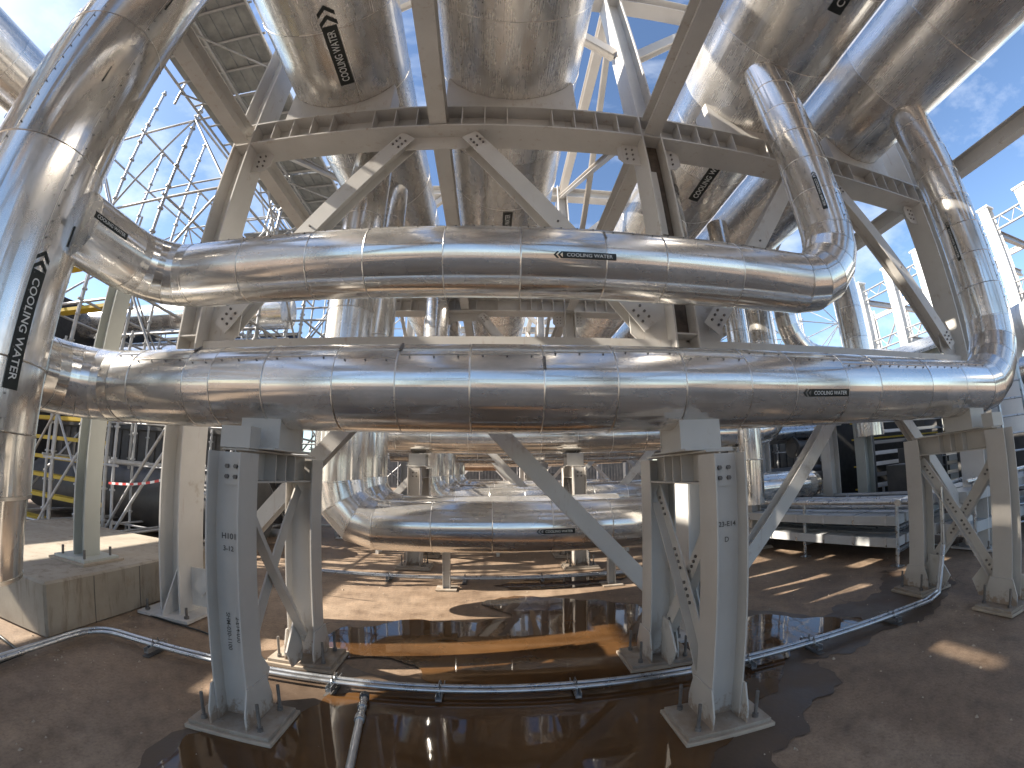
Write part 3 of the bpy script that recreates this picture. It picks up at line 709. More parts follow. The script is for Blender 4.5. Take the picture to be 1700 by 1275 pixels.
for (x, y, nm) in ((1.42, 6.75, 'pipe support behind the low pipe, seen just left of the near right support'), (-1.28, 6.85, 'pipe support behind the low pipe, seen right of the near left support'),
                   (4.75, 6.8, 'pipe support behind the near right support, beside the cable tray rack'), (1.42, 11.4, 'farther pipe support left of centre right, in the second row back'), (-1.28, 11.4, 'farther pipe support on the left side, in the second row back'),
                   (4.75, 11.4, 'farther pipe support on the right side, in the second row back'), (1.42, 16.0, 'distant pipe support at centre right, in the third row back'), (-1.28, 16.0, 'distant pipe support on the left, in the third row back')):
    c = copy_tree(s0, (x-1.32, y-2.19, 0), nm)
flat_text(s1, 'H1014', (-1.57, 2.185, 1.16), (1, 0, 0), (0, 0, 1), .035, M['mark'])
flat_text(s1, '3-12', (-1.56, 2.185, 1.09), (1, 0, 0), (0, 0, 1), .03, M['mark'])
flat_text(s0, '23-E14', (1.28, 2.185, 1.24), (1, 0, 0), (0, 0, 1), .03, M['mark'])
flat_text(s0, 'D', (1.32, 2.185, 1.15), (1, 0, 0), (0, 0, 1), .03, M['mark'])
flat_text(s1, 'SHM-030-1100', (-1.555, 2.185, .72), (0, 0, -1), (1, 0, 0), .028, M['mark'])
flat_text(s1, '2-E14-030', (-1.49, 2.185, .70), (0, 0, -1), (1, 0, 0), .028, M['mark'])
# shoes: welded boxes under the lower pipe, standing on the support beams
def shoe(x, yc, zt, label, zb=1.694, r=.28, w_=.29, pz=2.12, py=2.55):
    root = thing('pipe_shoe', label, 'pipe shoe', (x, yc, zb), 'pipe shoes on the support beams')
    for sy in (-1, 1):
        pc_ = MB(); pc_.bx(x-w_/2, x+w_/2, yc+sy*.155-.007, yc+sy*.155+.007, zb+.012, zt); pc_.build('end_plate', M['steel3'], root, bevel=.0015)
    for sx in (-1, 1):
        pts = [(-.1478, zb+.012), (.1478, zb+.012)] + [(yy, pz-math.sqrt(max(.0, r*r-(yc+yy-py)**2))-.001) for yy in (.1478, .10, .05, 0, -.05, -.10, -.1478)]
        pc_ = MB(); pc_.prism([(a, min(b, zt)) for a, b in pts], (x+sx*(w_/2-.009)-.005, yc, 0), (0, 1, 0), (0, 0, 1), (1, 0, 0), .010); pc_.build('side_plate', M['steel3'], root)
    pc_ = MB(); pc_.bx(x-w_/2-.02, x+w_/2+.02, yc-.26, yc+.26, zb, zb+.012); pc_.build('slide_plate', M['steel3'], root, bevel=.0015)
    return root
sh = shoe(1.30, 2.55, 1.905, 'pipe shoe box under the lower pipe on the near right support')
shoe(-1.46, 2.55, 1.905, 'pipe shoe box under the lower pipe on the near left support')
shoe(4.62, 2.55, 1.905, 'pipe shoe box under the lower pipe on the support at the right edge')
for x, y, nm in ((1.42, 7.2, 'pipe shoe box on the support seen beside the near right support'), (-1.28, 7.2, 'pipe shoe box on the support seen beside the near left support'), (4.75, 7.2, 'pipe shoe box on the support by the cable tray rack')):
    copy_tree(sh, (x-1.30, y-2.55, .0), nm)
# guide blocks on the near ends of the beams
for x, nm in ((-1.51, 'folded steel guide block beside the shoe on the near left support'), (4.62, 'sunlit steel guide block beside the shoe on the right-edge support')):
    gb = thing('guide_block', nm, 'guide block', (x, 2.22, 1.69), 'guide blocks')
    q = MB(); q.bx(x-.10, x+.11, 2.185, 2.195, 1.6925, 1.82); q.build('plate', M['steel3'], gb)
    q = MB(); q.bx(x+.098, x+.11, 2.1955, 2.30, 1.6925, 1.82); q.bx(x-.10, x-.088, 2.1955, 2.30, 1.6925, 1.82); q.split('cheek', M['steel3'], gb)

# ------------------------------------------------------------------ conduit pairs on the ground
def conduit(name, label, pts, r=.017, dz=.05):
    o = MB(); o.tube(pts, r, 12, tone=.5); return tag(o.build(name, M['galv']), label, 'conduit')
def bendpath(p, q, s, rad=.2, n=6):
    p, q, s = V(p), V(q), V(s); a = (q-p).normalized(); b = (s-q).normalized(); out = []
    for i in range(n+1):
        t_ = i/n; A = q-a*rad; B = q+b*rad; out.append(A.lerp(q, t_).lerp(q.lerp(B, t_), t_))
    return out
for k, (dy, dx, z) in enumerate(((0, 0, .075), (.06, .06, .075))):
    pts = [(-3.40+dx*-1, 0.6, z)]+bendpath((-3.40-dx, .6, z), (-3.40-dx, 2.75+dy, z), (4.2, 2.75+dy, z), .3)+[(4.15, 2.75+dy, z)]+[(4.35+dx, 2.78+dy, z+.03), (4.55+dx, 2.86+dy, .55), (4.56+dx, 2.87+dy, 1.15)]
    conduit('conduit', ['front one of the two galvanised conduits crossing the slab before the supports', 'rear one of the two galvanised conduits crossing the slab before the supports'][k], pts)
for k in range(2):
    conduit('conduit', ['front one of the pair of thin conduits behind the near supports', 'rear one of the pair of thin conduits behind the near supports'][k], [(-3.0, 5.95+k*.09, .07), (3.2, 5.95+k*.09, .07)], .016)
def clamp(x, y, label, rot=0):
    root = thing('conduit_clamp', label, 'clamp', (x, y, 0), 'clamps holding the conduits')
    q = MB(); q.channel((x, y-.12, .035), (x, y+.12, .035), .042, .042, .004, up=V((1, 0, 0)), side=-1); q.build('channel', M['galv'], root)
    for dy in (-.03, .03):
        q = MB(); q.tube([(x, y+dy-.027, .045)]+[(x, y+dy+.027*math.cos(a), .075+.024*math.sin(a)) for a in [math.pi*(1-i/6) for i in range(7)]]+[(x, y+dy+.027, .045)], .0045, 6); q.build('strap', M['galv'], root)
        q = MB(); q.cyl((x, y+dy, .098), (x, y+dy, .125), .005, 6); q.cyl((x, y+dy, .098), (x, y+dy, .107), .010, 6); q.build('bolt', M['bolt'], root)
    q = MB(); q.bx(x-.035, x+.035, y-.13, y+.13, .005, .012); q.build('foot', M['darksteel'], root)
    return root
cx = [-2.72, -2.02, -1.13, -.37, .56, 1.9, 2.55, 3.55]
wh = ['at the far left bend', 'left of the near left support', 'right of the near left support', 'over the puddle left of centre', 'over the puddle right of centre', 'right of the near right support', 'farther right on the damp slab', 'at the right before the riser pair']
c0 = clamp(cx[0], 2.78, 'conduit clamp '+wh[0])
for x, l in zip(cx[1:], wh[1:]): copy_tree(c0, (x-cx[0], 0, 0), 'conduit clamp '+l)
for x, l in ((-1.5, 'behind the near left support'), (-.4, 'left of centre'), (.7, 'right of centre')): copy_tree(c0, (x-cx[0], 5.995-2.78, 0), 'conduit clamp on the rear conduit pair '+l)
st = thing('drain_tube', 'shiny tube lying in the puddle towards the viewer, joined under the conduits', 'tube', (-.8, 2.6, 0))
q = MB(); q.cyl((-.86, 2.62, .05), (-.60, 1.15, .05), .024, 20); q.build('tube', M['galv'], st)
q = MB(); q.cyl((-.822, 2.40, .05), (-.812, 2.34, .05), .032, 16); q.build('collar', M['galv'], st)
q = MB(); q.cyl((-.845, 2.53, .05), (-.838, 2.49, .05), .030, 16); q.build('collar', M['galv'], st)
q = MB(); q.cyl((-.87, 2.66, .05), (-.86, 2.62, .05), .034, 16); q.build('end_cap', M['darksteel'], st)

# ------------------------------------------------------------------ concrete plinth and its column at the left
q = MB()
q.prism([(-6.8, 2.41), (-3.65, 2.41), (-3.65, 4.9), (-6.8, 4.9)], (0, 0, .0), (1, 0, 0), (0, 1, 0), (0, 0, 1), .48)
tag(q.build('concrete_plinth', M['conc'], bevel=.02), 'long raw concrete plinth at the left carrying a grey column', 'plinth')
fj = sc.objects['concrete_plinth']
for yy_ in (2.95, 3.55, 4.2): q = MB(); q.bx(-3.652, -3.647, yy_-.004, yy_+.004, .01, .455); q.build('formwork_line', M['mark'], fj)
pcx = thing('plinth_column', 'grey-green steel column standing on the concrete plinth', 'column', (-4.17, 3.28, .48))
q = MB(); q.ibeam((-4.17, 3.28, .53), (-4.17, 3.28, 3.6), .18, .21, .014, .010, web=V((1, 0, 0))); q.build('shaft', M['green_grey'], pcx)
q = MB(); q.bx(-4.42, -3.92, 3.05, 3.51, .505, .53); q.build('base_plate', M['green_grey'], pcx, bevel=.002)
q = MB(); q.bx(-4.46, -3.88, 3.01, 3.55, .481, .504); q.build('grout_pad', M['grout'], pcx)
for sx in (-1, 1):
    for sy in (-1, 1): q = MB(); q.cyl((-4.17+sx*.18, 3.28+sy*.17, .53), (-4.17+sx*.18, 3.28+sy*.17, .62), .014, 8); q.build('anchor_bolt', M['bolt'], pcx)
pipe('high_pipe', 'silver pipe high in the top left corner beyond the big riser', [(-8.6, -3, 7.7), (-8.6, 3.1, 7.7)], .62, mat='clad_big', step=.9, n=72)

# ------------------------------------------------------------------ scaffolding
def scaffold(name, label, x0, y0, nx, ny, dx, dy, z0, z1, lift, mat='scaf', diag=True, boards=(), toe=True, group='scaffold towers', r=.024):
    root = thing(name, label, 'scaffold', (x0, y0, 0), group)
    zs = [z0+.25+lift*i for i in range(int((z1-z0-.25)/lift)+1)]
    cp = MB()
    for i in range(nx+1):
        for j in range(ny+1):
            x, y = x0+i*dx, y0+j*dy
            q = MB(); q.cyl((x, y, z0), (x, y, z1), r, 8)
            z = z0+.5
            while z < z1: q.cyl((x, y, z), (x, y, z+.03), r*1.9, 8); z += .5
            q.build('standard', M[mat], root)
    for z in zs:
        q = MB()
        for j in range(ny+1): q.cyl((x0-.1, y0+j*dy, z), (x0+nx*dx+.1, y0+j*dy, z), r*.9, 6)
        for i in range(nx+1): q.cyl((x0+i*dx, y0-.1, z+.05), (x0+i*dx, y0+ny*dy+.1, z+.05), r*.9, 6)
        q.split('ledger', M[mat], root)
    if diag:
        for a, (za, zb) in enumerate(zip(zs, zs[1:])):
            q = MB()
            for i in range(nx):
                xa, xb = x0+i*dx, x0+(i+1)*dx
                if (a+i) % 2: xa, xb = xb, xa
                for j in (0, ny): q.cyl((xa, y0+j*dy-.04, za), (xb, y0+j*dy-.04, zb), r*.8, 6)
            for j in range(ny):
                ya, yb = y0+j*dy, y0+(j+1)*dy
                if (a+j) % 2: ya, yb = yb, ya
                for i in (0, nx): q.cyl((x0+i*dx+.04, ya, za), (x0+i*dx+.04, yb, zb), r*.8, 6)
            q.split('diagonal', M[mat], root)
    for (zb, mt) in boards:
        q = MB(); L = ny*dy; k = 0; w_ = .225
        nb = int(nx*dx/w_)
        for k in range(nb):
            x = x0+.1+k*w_+w_/2
            for j in range(ny): q.bx(x-w_/2+.006, x+w_/2-.006, y0+j*dy+.02, y0+(j+1)*dy-.02, zb, zb+.045)
        q.split('deck_board', M[mt], root)
    return root
scaffold('scaffold_tower', 'second pale scaffold tower standing right behind the tall one at the left', -7.6, 9.6, 3, 2, 1.3, 1.6, 0, 12.0, 1.7, mat='scafl', r=.034, boards=((8.2, 'deck'),))
# tall tower behind the left column line, with an overhead deck
scaffold('scaffold_tower', 'tall grey scaffold tower with crossed tubes against the bright sky at the left', -9.2, 5.2, 3, 3, 1.5, 1.9, 0, 9.6, 2.0, r=.031)
dk = thing('scaffold_deck', 'long overhead scaffold deck of perforated planks above the left column line', 'scaffold', (-5.7, 2.5, 8))
for k in range(8):
    for j in range(4):
        q = MB(); xa = -5.62+k*.235; ya = 2.2+j*2.45
        q.bx(xa, xa+.22, ya, ya+2.4, 8.0, 8.05); q.build('plank', M['deck'], dk)
q = MB()
for j in range(18): q.cyl((-5.75, 2.3+j*.58, 7.955), (-3.65, 2.3+j*.58, 7.955), .024, 6)
q.split('transom', M['scaf'], dk)
for x in (-5.72, -4.7, -3.70):
    q = MB(); q.cyl((x, 2.0, 7.90), (x, 12.4, 7.90), .026, 8)
    for zz in ((8.5, 9.0) if x != -4.7 else ()): q.cyl((x, 2.0, zz), (x, 12.4, zz), .022, 8)
    q.split('ledger', M['scaf'], dk)
q = MB()
for x in (-5.78, -3.66):
    for j in range(6): q.cyl((x, 2.2+j*2.0, 7.6), (x, 2.2+j*2.0, 9.4), .024, 8)
q.split('guard_post', M['scaf'], dk)
q = MB()
for j in range(5): q.cyl((-5.74, 2.2+j*2.0, 7.86), (-3.70, 4.2+j*2.0, 7.86), .02, 6)
q.split('plan_brace', M['scaf'], dk)
scaffold('scaffold_tower', 'low galvanised scaffold bay beside the concrete plinth, tied with barrier tape', -7.9, 5.2, 2, 2, .95, 1.3, 0, 3.6, 1.15, mat='scafl', diag=False, r=.026)
scaffold('scaffold_tower', 'distant scaffold tower with planked lifts beyond the left column line', -6.4, 14, 2, 3, 2.2, 2.2, 0, 11, 2.0)
scaffold('scaffold_tower', 'distant scaffold tower at the right between the upright pipes', 9.5, 12, 2, 2, 2.0, 2.2, 0, 9, 1.6)
# stack of yellow edged boards
yb = thing('board_rack', 'tall rack of yellow edged scaffold boards behind the big left riser', 'board rack', (-9, 5.5, 0))
for i, z in enumerate((.15, .62, 1.0, 1.35, 1.72, 2.1, 4.3, 5.3)):
    q = MB(); q.bx(-9.6, -6.9, 5.6, 5.83, z, z+.07); q.build('board', M['yellow'], yb)
for x in (-9.4, -8.3, -7.1):
    q = MB(); q.cyl((x, 5.57, 0), (x, 5.57, 6.2), .024, 8); q.build('post', M['scafl'], yb)
for (a_, b_, nm_) in (((-7.9, 5.1, .3), (-6.0, 5.1, 2.5), 'long slanting scaffold brace beside the plinth'), ((-6.0, 5.12, .2), (-4.6, 4.95, 1.75), 'slanting prop tube between the plinth and the low scaffold bay')):
    q = MB(); q.cyl(a_, b_, .024, 8); tag(q.build('scaffold_tube', M['scafl']), nm_, 'tube')
sp_ = thing('scaffold_pole', 'dark upright scaffold pole with couplers beyond the top of the big riser', 'pole', (-6.5, 2.15, 0))
q = MB(); q.cyl((-6.5, 2.15, 0), (-6.5, 2.15, 12), .026, 10); q.build('tube', M['scaf'], sp_)
for z_ in (5.6, 6.3, 7.0, 7.9, 8.8, 10): q = MB(); q.cyl((-6.5, 2.15, z_), (-6.5, 2.15, z_+.07), .05, 10); q.build('coupler', M['darksteel'], sp_)
# barrier tape
q = MB(); A = V((-6.05, 5.16, 1.12)); B = V((-3.6, 4.6, 1.55)); N = 22
tp = thing('barrier_tape', 'red and white barrier tape strung from the scaffold to the left column', 'tape', A)
for par, mt in ((0, 'red'), (1, 'letter')):
    q = MB()
    for i in range(N):
        if i % 2 != par: continue
        a = A.lerp(B, i/N); b = A.lerp(B, (i+1)/N); a.z -= .10*math.sin(math.pi*i/N); b.z -= .10*math.sin(math.pi*(i+1)/N)
        d = (b-a).normalized(); q.box((a+b)/2, ((b-a).length, .004, .035), (d, d.cross(V((0, 0, 1))).normalized(), d.cross(V((0, 0, 1))).cross(d).normalized()))
    q.split('stripe', M[mt], tp)
# plant filling the low background on the left
pipe('background_pipe', 'pale silver pipe high behind the plinth column', [(-15, 9.2, 5.45), (-5.2, 9.2, 5.45)], .45, step=.9, n=36, group='pipes behind the left column')
pipe('background_pipe', 'pale silver pipe just below the high one behind the plinth column', [(-15, 9.4, 4.45), (-5.2, 9.4, 4.45)], .36, step=.9, n=36, group='pipes behind the left column')
def container(name, label, cx, cy, L, W, Hh, mat, z=0, ang=0):
    root = thing(name, label, 'container', (cx, cy, z))
    ax = (V((math.cos(ang), math.sin(ang), 0)), V((-math.sin(ang), math.cos(ang), 0)), V((0, 0, 1)))
    q = MB(); q.box((cx, cy, z+Hh/2), (L, W, Hh), ax); bd = q.build('body', M[mat], root, bevel=.01)
    q = MB(); n_ = int(L/.3)
    for i in range(n_):
        for s_ in (-1, 1): q.box(V((cx, cy, z+Hh/2))+ax[0]*((i+.5)/n_-.5)*L+ax[1]*s_*(W/2+.016), (.15, .03, Hh*.88), ax)
    q.split('corrugation', M[mat], bd)
    q = MB()
    for s_ in (-1, 1):
        q.box(V((cx, cy, z+.08))+ax[1]*s_*(W/2+.035), (L+.08, .07, .16), ax); q.box(V((cx, cy, z+Hh-.05))+ax[1]*s_*(W/2+.035), (L+.08, .07, .10), ax)
    q.split('rail', M['darksteel'], root); return root
container('storage_container', 'dark blue storage container behind the scaffold at the left', -11.5, 13.0, 9, 2.5, 3.2, 'blue')
container('storage_container', 'upper navy container stacked on the dark blue one behind the left scaffold', -10.8, 13.1, 9, 2.4, 2.6, 'blue', z=3.22)
container('storage_container', 'black storage container low behind the plinth', -8.6, 9.0, 7.0, 1.8, 2.3, 'darksteel')
container('storage_container', 'dark equipment container behind the racks at the right', 14.0, 13.5, 11, 2.5, 3.4, 'darksteel')
container('storage_container', 'dark equipment container beyond the right edge ladder', 15.5, 5.5, 2.5, 9, 2.8, 'darksteel')
container('storage_container', 'dark container closing the far end of the rack', 1.0, 41, 30, 2.5, 3.6, 'darksteel')
pipe('background_pipe', 'large dark pipe lying low behind the scaffold tape at the left', [(-11.0, 7.3, .72), (-4.4, 7.3, .72)], .62, step=.9, n=36, mat='darksteel', bands=False)

# ------------------------------------------------------------------ right side: cable tray rack, ladder, columns, shed
rk = thing('cable_tray_rack', 'low galvanised rack with two levels of pale covered cable trays at the right', 'cable tray rack', (5.4, 4.1, 0))
d = (V((5.37, 4.11, 0))-V((4.95, 5.62, 0))).normalized()
far_ = V((4.55, 7.1, 0)); q_ = V((-d.y, d.x, 0))*1
if q_.x < 0: q_ = -q_
for k in range(3):
    p = V((5.37, 4.11, 0))-d*1.56*k
    for e in (0, 1.5, 3.2):
        b_ = MB(); pp = p+q_*e; b_.cyl(pp+V((0, 0, .012)), pp+V((0, 0, .86)), .028, 10); b_.box(pp+V((0, 0, .008)), (.14, .14, .012)); b_.build('post', M['galv'], rk)
    for z in (.22, .52):
        b_ = MB(); b_.channel(p+V((0, 0, z))-q_*.05, p+q_*3.4+V((0, 0, z)), .045, .045, .005); b_.build('bearer', M['galv'], rk)
b_ = MB(); p = V((5.37, 4.11, .88)); b_.cyl(p+d*.3, p-d*4.2, .045, 12); b_.build('top_rail', M['galv'], rk)
b_ = MB(); b_.cyl(p+q_*-.1+d*.06, p+q_*5.0+d*.06, .045, 12); b_.build('top_rail', M['galv'], rk)
for lev, z in enumerate((.25, .55)):
    for k in range(4):
        o_ = .12+k*.42; a = V((5.37, 4.11, z))+q_*o_-d*.0; e = a-d*3.6
        b_ = MB(); dd = (e-a).normalized()
        b_.box((a+e)/2+V((0, 0, .075)), ((e-a).length, .34, .13), (dd, dd.cross(V((0, 0, 1))), V((0, 0, 1))))
        tr = b_.build('cable_tray', M['tray'], rk, bevel=.004)
        b_ = MB()
        for j in range(7): b_.box(a.lerp(e, (j+.3)/7)+V((0, 0, .076)), (.03, .352, .14), (dd, dd.cross(V((0, 0, 1))), V((0, 0, 1))))
        b_.split('cover_clip', M['galv'], tr)
for k in range(5):
    o_ = MB(); a = V((5.37, 4.11, .78+.0*k))+q_*(.35+k*.45)+d*.1; o_.cyl(a, a-d*4.4, (.05, .035, .06, .035, .045)[k], 12)
    tag(o_.build('service_tube', M[('galv', 'scaf', 'galv', 'darksteel', 'scaf')[k]]), ['outermost', 'second', 'third', 'fourth', 'innermost'][k]+' of the slim tubes laid along the top of the cable tray rack', 'tube', 'tubes on the tray rack')
for k in range(4):
    bx_ = thing('junction_box', ['first', 'second', 'third', 'last'][k]+' dark equipment box behind the cable tray rack, counting from the upright pipe', 'box', (7.6+k*1.3, 5.2, 0), 'equipment boxes behind the tray rack')
    X_ = 7.9+k*1.35; Y_ = 5.6+(k % 2)*.7; H_ = 1.3+.3*((k*7) % 3)
    q = MB(); q.bx(X_-.45, X_+.45, Y_-.3, Y_+.3, .12, H_); q.build('body', M['darksteel'], bx_, bevel=.01)
    q = MB(); q.bx(X_-.40, X_+.40, Y_-.318, Y_-.301, .2, H_-.08); q.build('door', M[('green_grey', 'darksteel', 'scaf', 'green_grey')[k]], bx_)
    q = MB(); q.bx(X_-.42, X_+.42, Y_-.27, Y_+.27, 0, .12); q.build('plinth', M['darksteel'], bx_)
rk2 = thing('cable_tray_rack', 'second cable tray rack seen behind the right-edge support', 'cable tray rack', (6.5, 3.2, 0))
for lev, z in enumerate((.30, .75)):
    b_ = MB(); b_.bx(6.3, 12.5, 3.55, 4.0, z, z+.15); b_.build('cable_tray', M['tray'], rk2, bevel=.004)
    b_ = MB(); b_.bx(6.3, 12.5, 4.1, 4.5, z, z+.15); b_.build('cable_tray', M['tray'], rk2, bevel=.004)
for x in (6.4, 8.2, 10.0, 11.8):
    b_ = MB(); b_.cyl((x, 3.50, .01), (x, 3.50, 1.02), .028, 8); b_.cyl((x, 4.55, .01), (x, 4.55, 1.02), .028, 8); b_.split('post', M['galv'], rk2)
    b_ = MB(); b_.bx(x-.02, x+.02, 3.48, 4.57, .26, .295); b_.bx(x-.02, x+.02, 3.48, 4.57, .71, .745); b_.split('bearer', M['galv'], rk2)
b_ = MB(); b_.cyl((6.2, 3.50, 1.04), (12.5, 3.50, 1.04), .04, 10); b_.build('top_rail', M['galv'], rk2)

def grey_post(x, y, z1, label, r=.0, mat='green_grey', w_=.26):
    o = thing('steel_column', label, 'column', (x, y, 0), 'grey columns on the right')
    q = MB(); q.ibeam((x, y, .03), (x, y, z1), w_, w_, .014, .01, web=V((1, 0, 0))); q.build('shaft', M[mat], o)
    q = MB(); q.bx(x-w_*.9, x+w_*.9, y-w_*.9, y+w_*.9, .005, .03); q.build('base_plate', M[mat], o)
    q = MB(); q.bx(x-w_*.8, x+w_*.8, y-w_*.8, y+w_*.8, z1, z1+.03); q.build('cap_plate', M[mat], o)
grey_post(7.35, 6.35, 3.6, 'greenish grey column directly right of the bay brace, behind the tray rack')
grey_post(6.9, 6.9, 2.2, 'shorter grey post just left of the greenish column behind the tray rack', mat='steel')
grey_post(6.0, 8.4, 2.0, 'small grey post at the end of the low dark pipe on the right', mat='steel2', w_=.2)

ld = thing('ladder', 'leaning aluminium ladder behind the right-edge support', 'ladder', (8.6, 3.75, 0))
LA, LB, LT = V((7.9, 3.65, .02)), V((8.25, 3.35, .02)), V((.15, .1, 3.2))
for a in (LA, LB): q = MB(); q.box(a+LT/2, (.03, .07, LT.length), (LB-LA).normalized() and ((LB-LA).normalized(), LT.normalized().cross((LB-LA).normalized()), LT.normalized())); q.build('stile', M['galv'], ld)
for i in range(11): q = MB(); o_ = LT*((i+.7)/11.5); q.cyl(LA+o_, LB+o_, .017, 8); q.build('rung', M['galv'], ld)

rows = [15.6, 13.4, 11.4, 9.4, 7.5, 5.7, 3.6]
nmr = ['farthest', 'second farthest', 'third farthest', 'middle', 'third nearest', 'second nearest', 'nearest']
for i, y in enumerate(rows):
    o = thing('white_column', f'{nmr[i]} of the tall white columns in a row beyond the rack', 'column', (20, y, 0), 'white columns in a row at the right')
    q = MB(); q.ibeam((20, y, 0), (20, y, 10.6), .50, .46, .03, .03, web=V((1, 0, 0))); q.build('shaft', M['white'], o)
    q = MB(); q.bx(19.7, 20.3, y-.3, y+.3, 10.6, 10.68); q.build('cap_plate', M['white'], o)
    if y != 3.6:
        for z in (9.6, 6.8, 3.8):
            t_ = thing('lattice_beam', f'dark lattice beam at {["top", "middle", "low"][[9.6, 6.8, 3.8].index(z)]} level right of the {nmr[i]} white column', 'beam', (20, y, z), 'lattice beams between the white columns')
            a, b = V((20, y-.2, z)), V((20, rows[i+1]+.2, z))
            q = MB(); q.cyl(a, b, .05, 6); q.cyl(a+V((0, 0, .5)), b+V((0, 0, .5)), .05, 6); q.split('chord', M['scaf'], t_)
            q = MB()
            for j in range(4):
                u, v = a.lerp(b, j/4), a.lerp(b, (j+1)/4); (u if j % 2 else v).z += .5; q.cyl(u, v, .025, 5)
            q.split('lacing', M['scaf'], t_)
            if z > 4:
                t2 = thing('floor_beam', f'dark floor beam leaving the {nmr[i]} white column at {["top", "middle"][[9.6, 6.8].index(z)]} level', 'beam', (20, y, z), 'floor beams behind the white columns')
                q = MB(); q.ibeam((20.2, y, z), (27, y, z), .3, .2, .02, .02); q.build('member', M['scaf'], t2)
cr = thing('crane_jib', 'small red crane head far behind the white columns', 'crane', (24, 17, 8))
q = MB(); a, b = V((31, 24, 11.7)), V((31.2, 23.3, 12.3))
for o_ in ((0, 0, 0), (0, .4, .3), (.4, 0, .2)): q.cyl(a+V(o_), b+V(o_), .06, 6)
for j in range(4): q.cyl(a.lerp(b, j/4), a.lerp(b, (j+1)/4)+V((0, .4, .3)), .03, 5)
q.cyl((31, 24, 0), (31, 24, 11.7), .12, 8)
q.build('jib', M['red'], cr)

for i, y in enumerate((22, 19, 16.4, 13.6, 10.6, 7.4)):
    o = thing('white_column', f'{["farthest", "fifth", "fourth", "third", "second", "nearest"][i]} white column of the rear row behind the front white columns', 'column', (29, y, 0), 'white columns of the rear row')
    q = MB(); q.ibeam((29, y, 0), (29, y, 12.2), .36, .36, .03, .03); q.build('shaft', M['white'], o)
    for z in (5.5, 8.5, 11.6):
        if i < 5: q = MB(); q.ibeam((29, y-.2, z), (29, (19, 16.4, 13.6, 10.6, 7.4)[i]+.2, z), .3, .2, .02, .02); q.build('cross_beam', M['white'], o)
    if i < 5: q = MB(); q.cyl((29, y-.2, 8.5), (29, (19, 16.4, 13.6, 10.6, 7.4)[i]+.2, 11.6), .07, 6); q.build('brace', M['scaf'], o)
shd = thing('site_shed', 'low grey site building with a curved bluish metal roof beyond the rack on the right', 'building', (15, 11, 0))
q = MB(); q.bx(13.6, 18.8, 7.4, 14.0, 0, 4.6); q.build('wall', M['green_grey'], shd)
q = MB(); P = [(13.4+5.6*i/12, 4.6+.9*math.sin(math.pi*i/12)) for i in range(13)]
q.prism([(x, z) for x, z in P]+[(19.0, 4.5), (13.4, 4.5)], (0, 7.2, 0), (1, 0, 0), (0, 0, 1), (0, 1, 0), 7.0); q.build('roof', M['galv'], shd)
q = MB(); q.bx(13.55, 13.595, 8.2, 12.5, 3.7, 3.9); q.build('rusty_rail', M['rust'], shd)
for k in range(3):
    q = MB(); q.bx(13.56, 13.598, 8.3+k*1.9, 9.3+k*1.9, 1.2, 2.4); q.build('window', M['darksteel'], shd)
pipe('background_pipe', 'bright sunlit white pipe bending at the right edge of the picture', [(11.6, 5.1, 1.6), (11.6, 5.1, 3.95), (11.6, -1, 3.95)], .46, [.8], mat='white', step=.8, n=48)  # white colour stands in for sun glare on aluminium cladding
pipe('background_pipe', 'silver pipe end below the bright white pipe at the right edge', [(10.4, 4.1, 2.75), (10.4, -1, 2.75)], .33, step=.8, n=48)
# lattice of yellow edged boards on the right
yr = thing('board_rack', 'dark rack with yellow edged boards between the right-hand supports', 'board rack', (10.5, 8.6, 0))
for i, z in enumerate((.7, 1.25, 1.9, 2.3)):
    q = MB(); q.bx(8.6, 12.6, 7.6, 7.8, z, z+.035); q.build('board', M['yellow'], yr)
for x in (8.7, 10.6, 12.5):
    q = MB(); q.cyl((x, 7.56, 0), (x, 7.56, 2.8), .03, 8); q.build('post', M['darksteel'], yr)
q = MB(); q.bx(8.6, 12.6, 8.3, 8.36, .05, 2.7); q.build('back_sheet', M['darknet'], yr)

# ------------------------------------------------------------------ added unseen pipes, vessel and columns shading the slab, and the cluttered plant behind
for k, (x, z, r, y1) in enumerate(((-9.9, 3.3, .45, 5.0), (-9.4, 4.6, .50, 5.0), (-9.6, 6.0, .62, .9), (-9.8, 7.4, .60, -.45), (-9.3, 8.8, .65, -.45), (-9.8, 10.2, .66, .9), (-9.6, 11.75, .70, .8))):  # added off frame; ends and gaps set where sun reaches the slab
    pipe('neighbour_pipe', f'{["lowest", "second", "third", "fourth", "fifth", "sixth", "topmost"][k]} silver pipe of the neighbouring rack beyond the big left riser', [(x, -14, z), (x, y1, z)], r, step=2.5, n=28, bands=False, group='pipes of the neighbouring rack')
vs = thing('process_vessel', 'tall silver vessel standing by the neighbouring rack beyond the big riser', 'vessel', (-10.9, .3, 0))  # added off frame to block the sun, leaving a lit streak alongside
q = MB(); q.cyl((-11.4, .23, .3), (-11.4, .23, 9.6), .68, 64, caps=False); q.build('shell', M['clad_big'], vs)
q = MB(); q.cyl((-11.4, .23, 9.6), (-11.4, .23, 10.0), .68, 64, .25); q.build('head', M['clad_big'], vs)
q = MB(); q.cyl((-11.4, .23, 0), (-11.4, .23, .3), .74, 48); q.build('skirt', M['steel'], vs)
for k, (x, y, z1) in enumerate(((-10.6, .75, 12.8), (-8.3, .6, 12.8), (-10.6, -5.0, 12.8), (-8.3, -5.0, 12.8))):  # uprights of the added off-frame rack, casting strips of shade
    q = MB(); q.ibeam((x, y, 0), (x, y, z1), .3, .3, .02, .02); tag(q.build('rack_column', M['steel']), ['outer near', 'inner near', 'outer rear', 'inner rear'][k]+' column of the neighbouring pipe rack past the big riser', 'column', 'columns of the neighbouring rack')
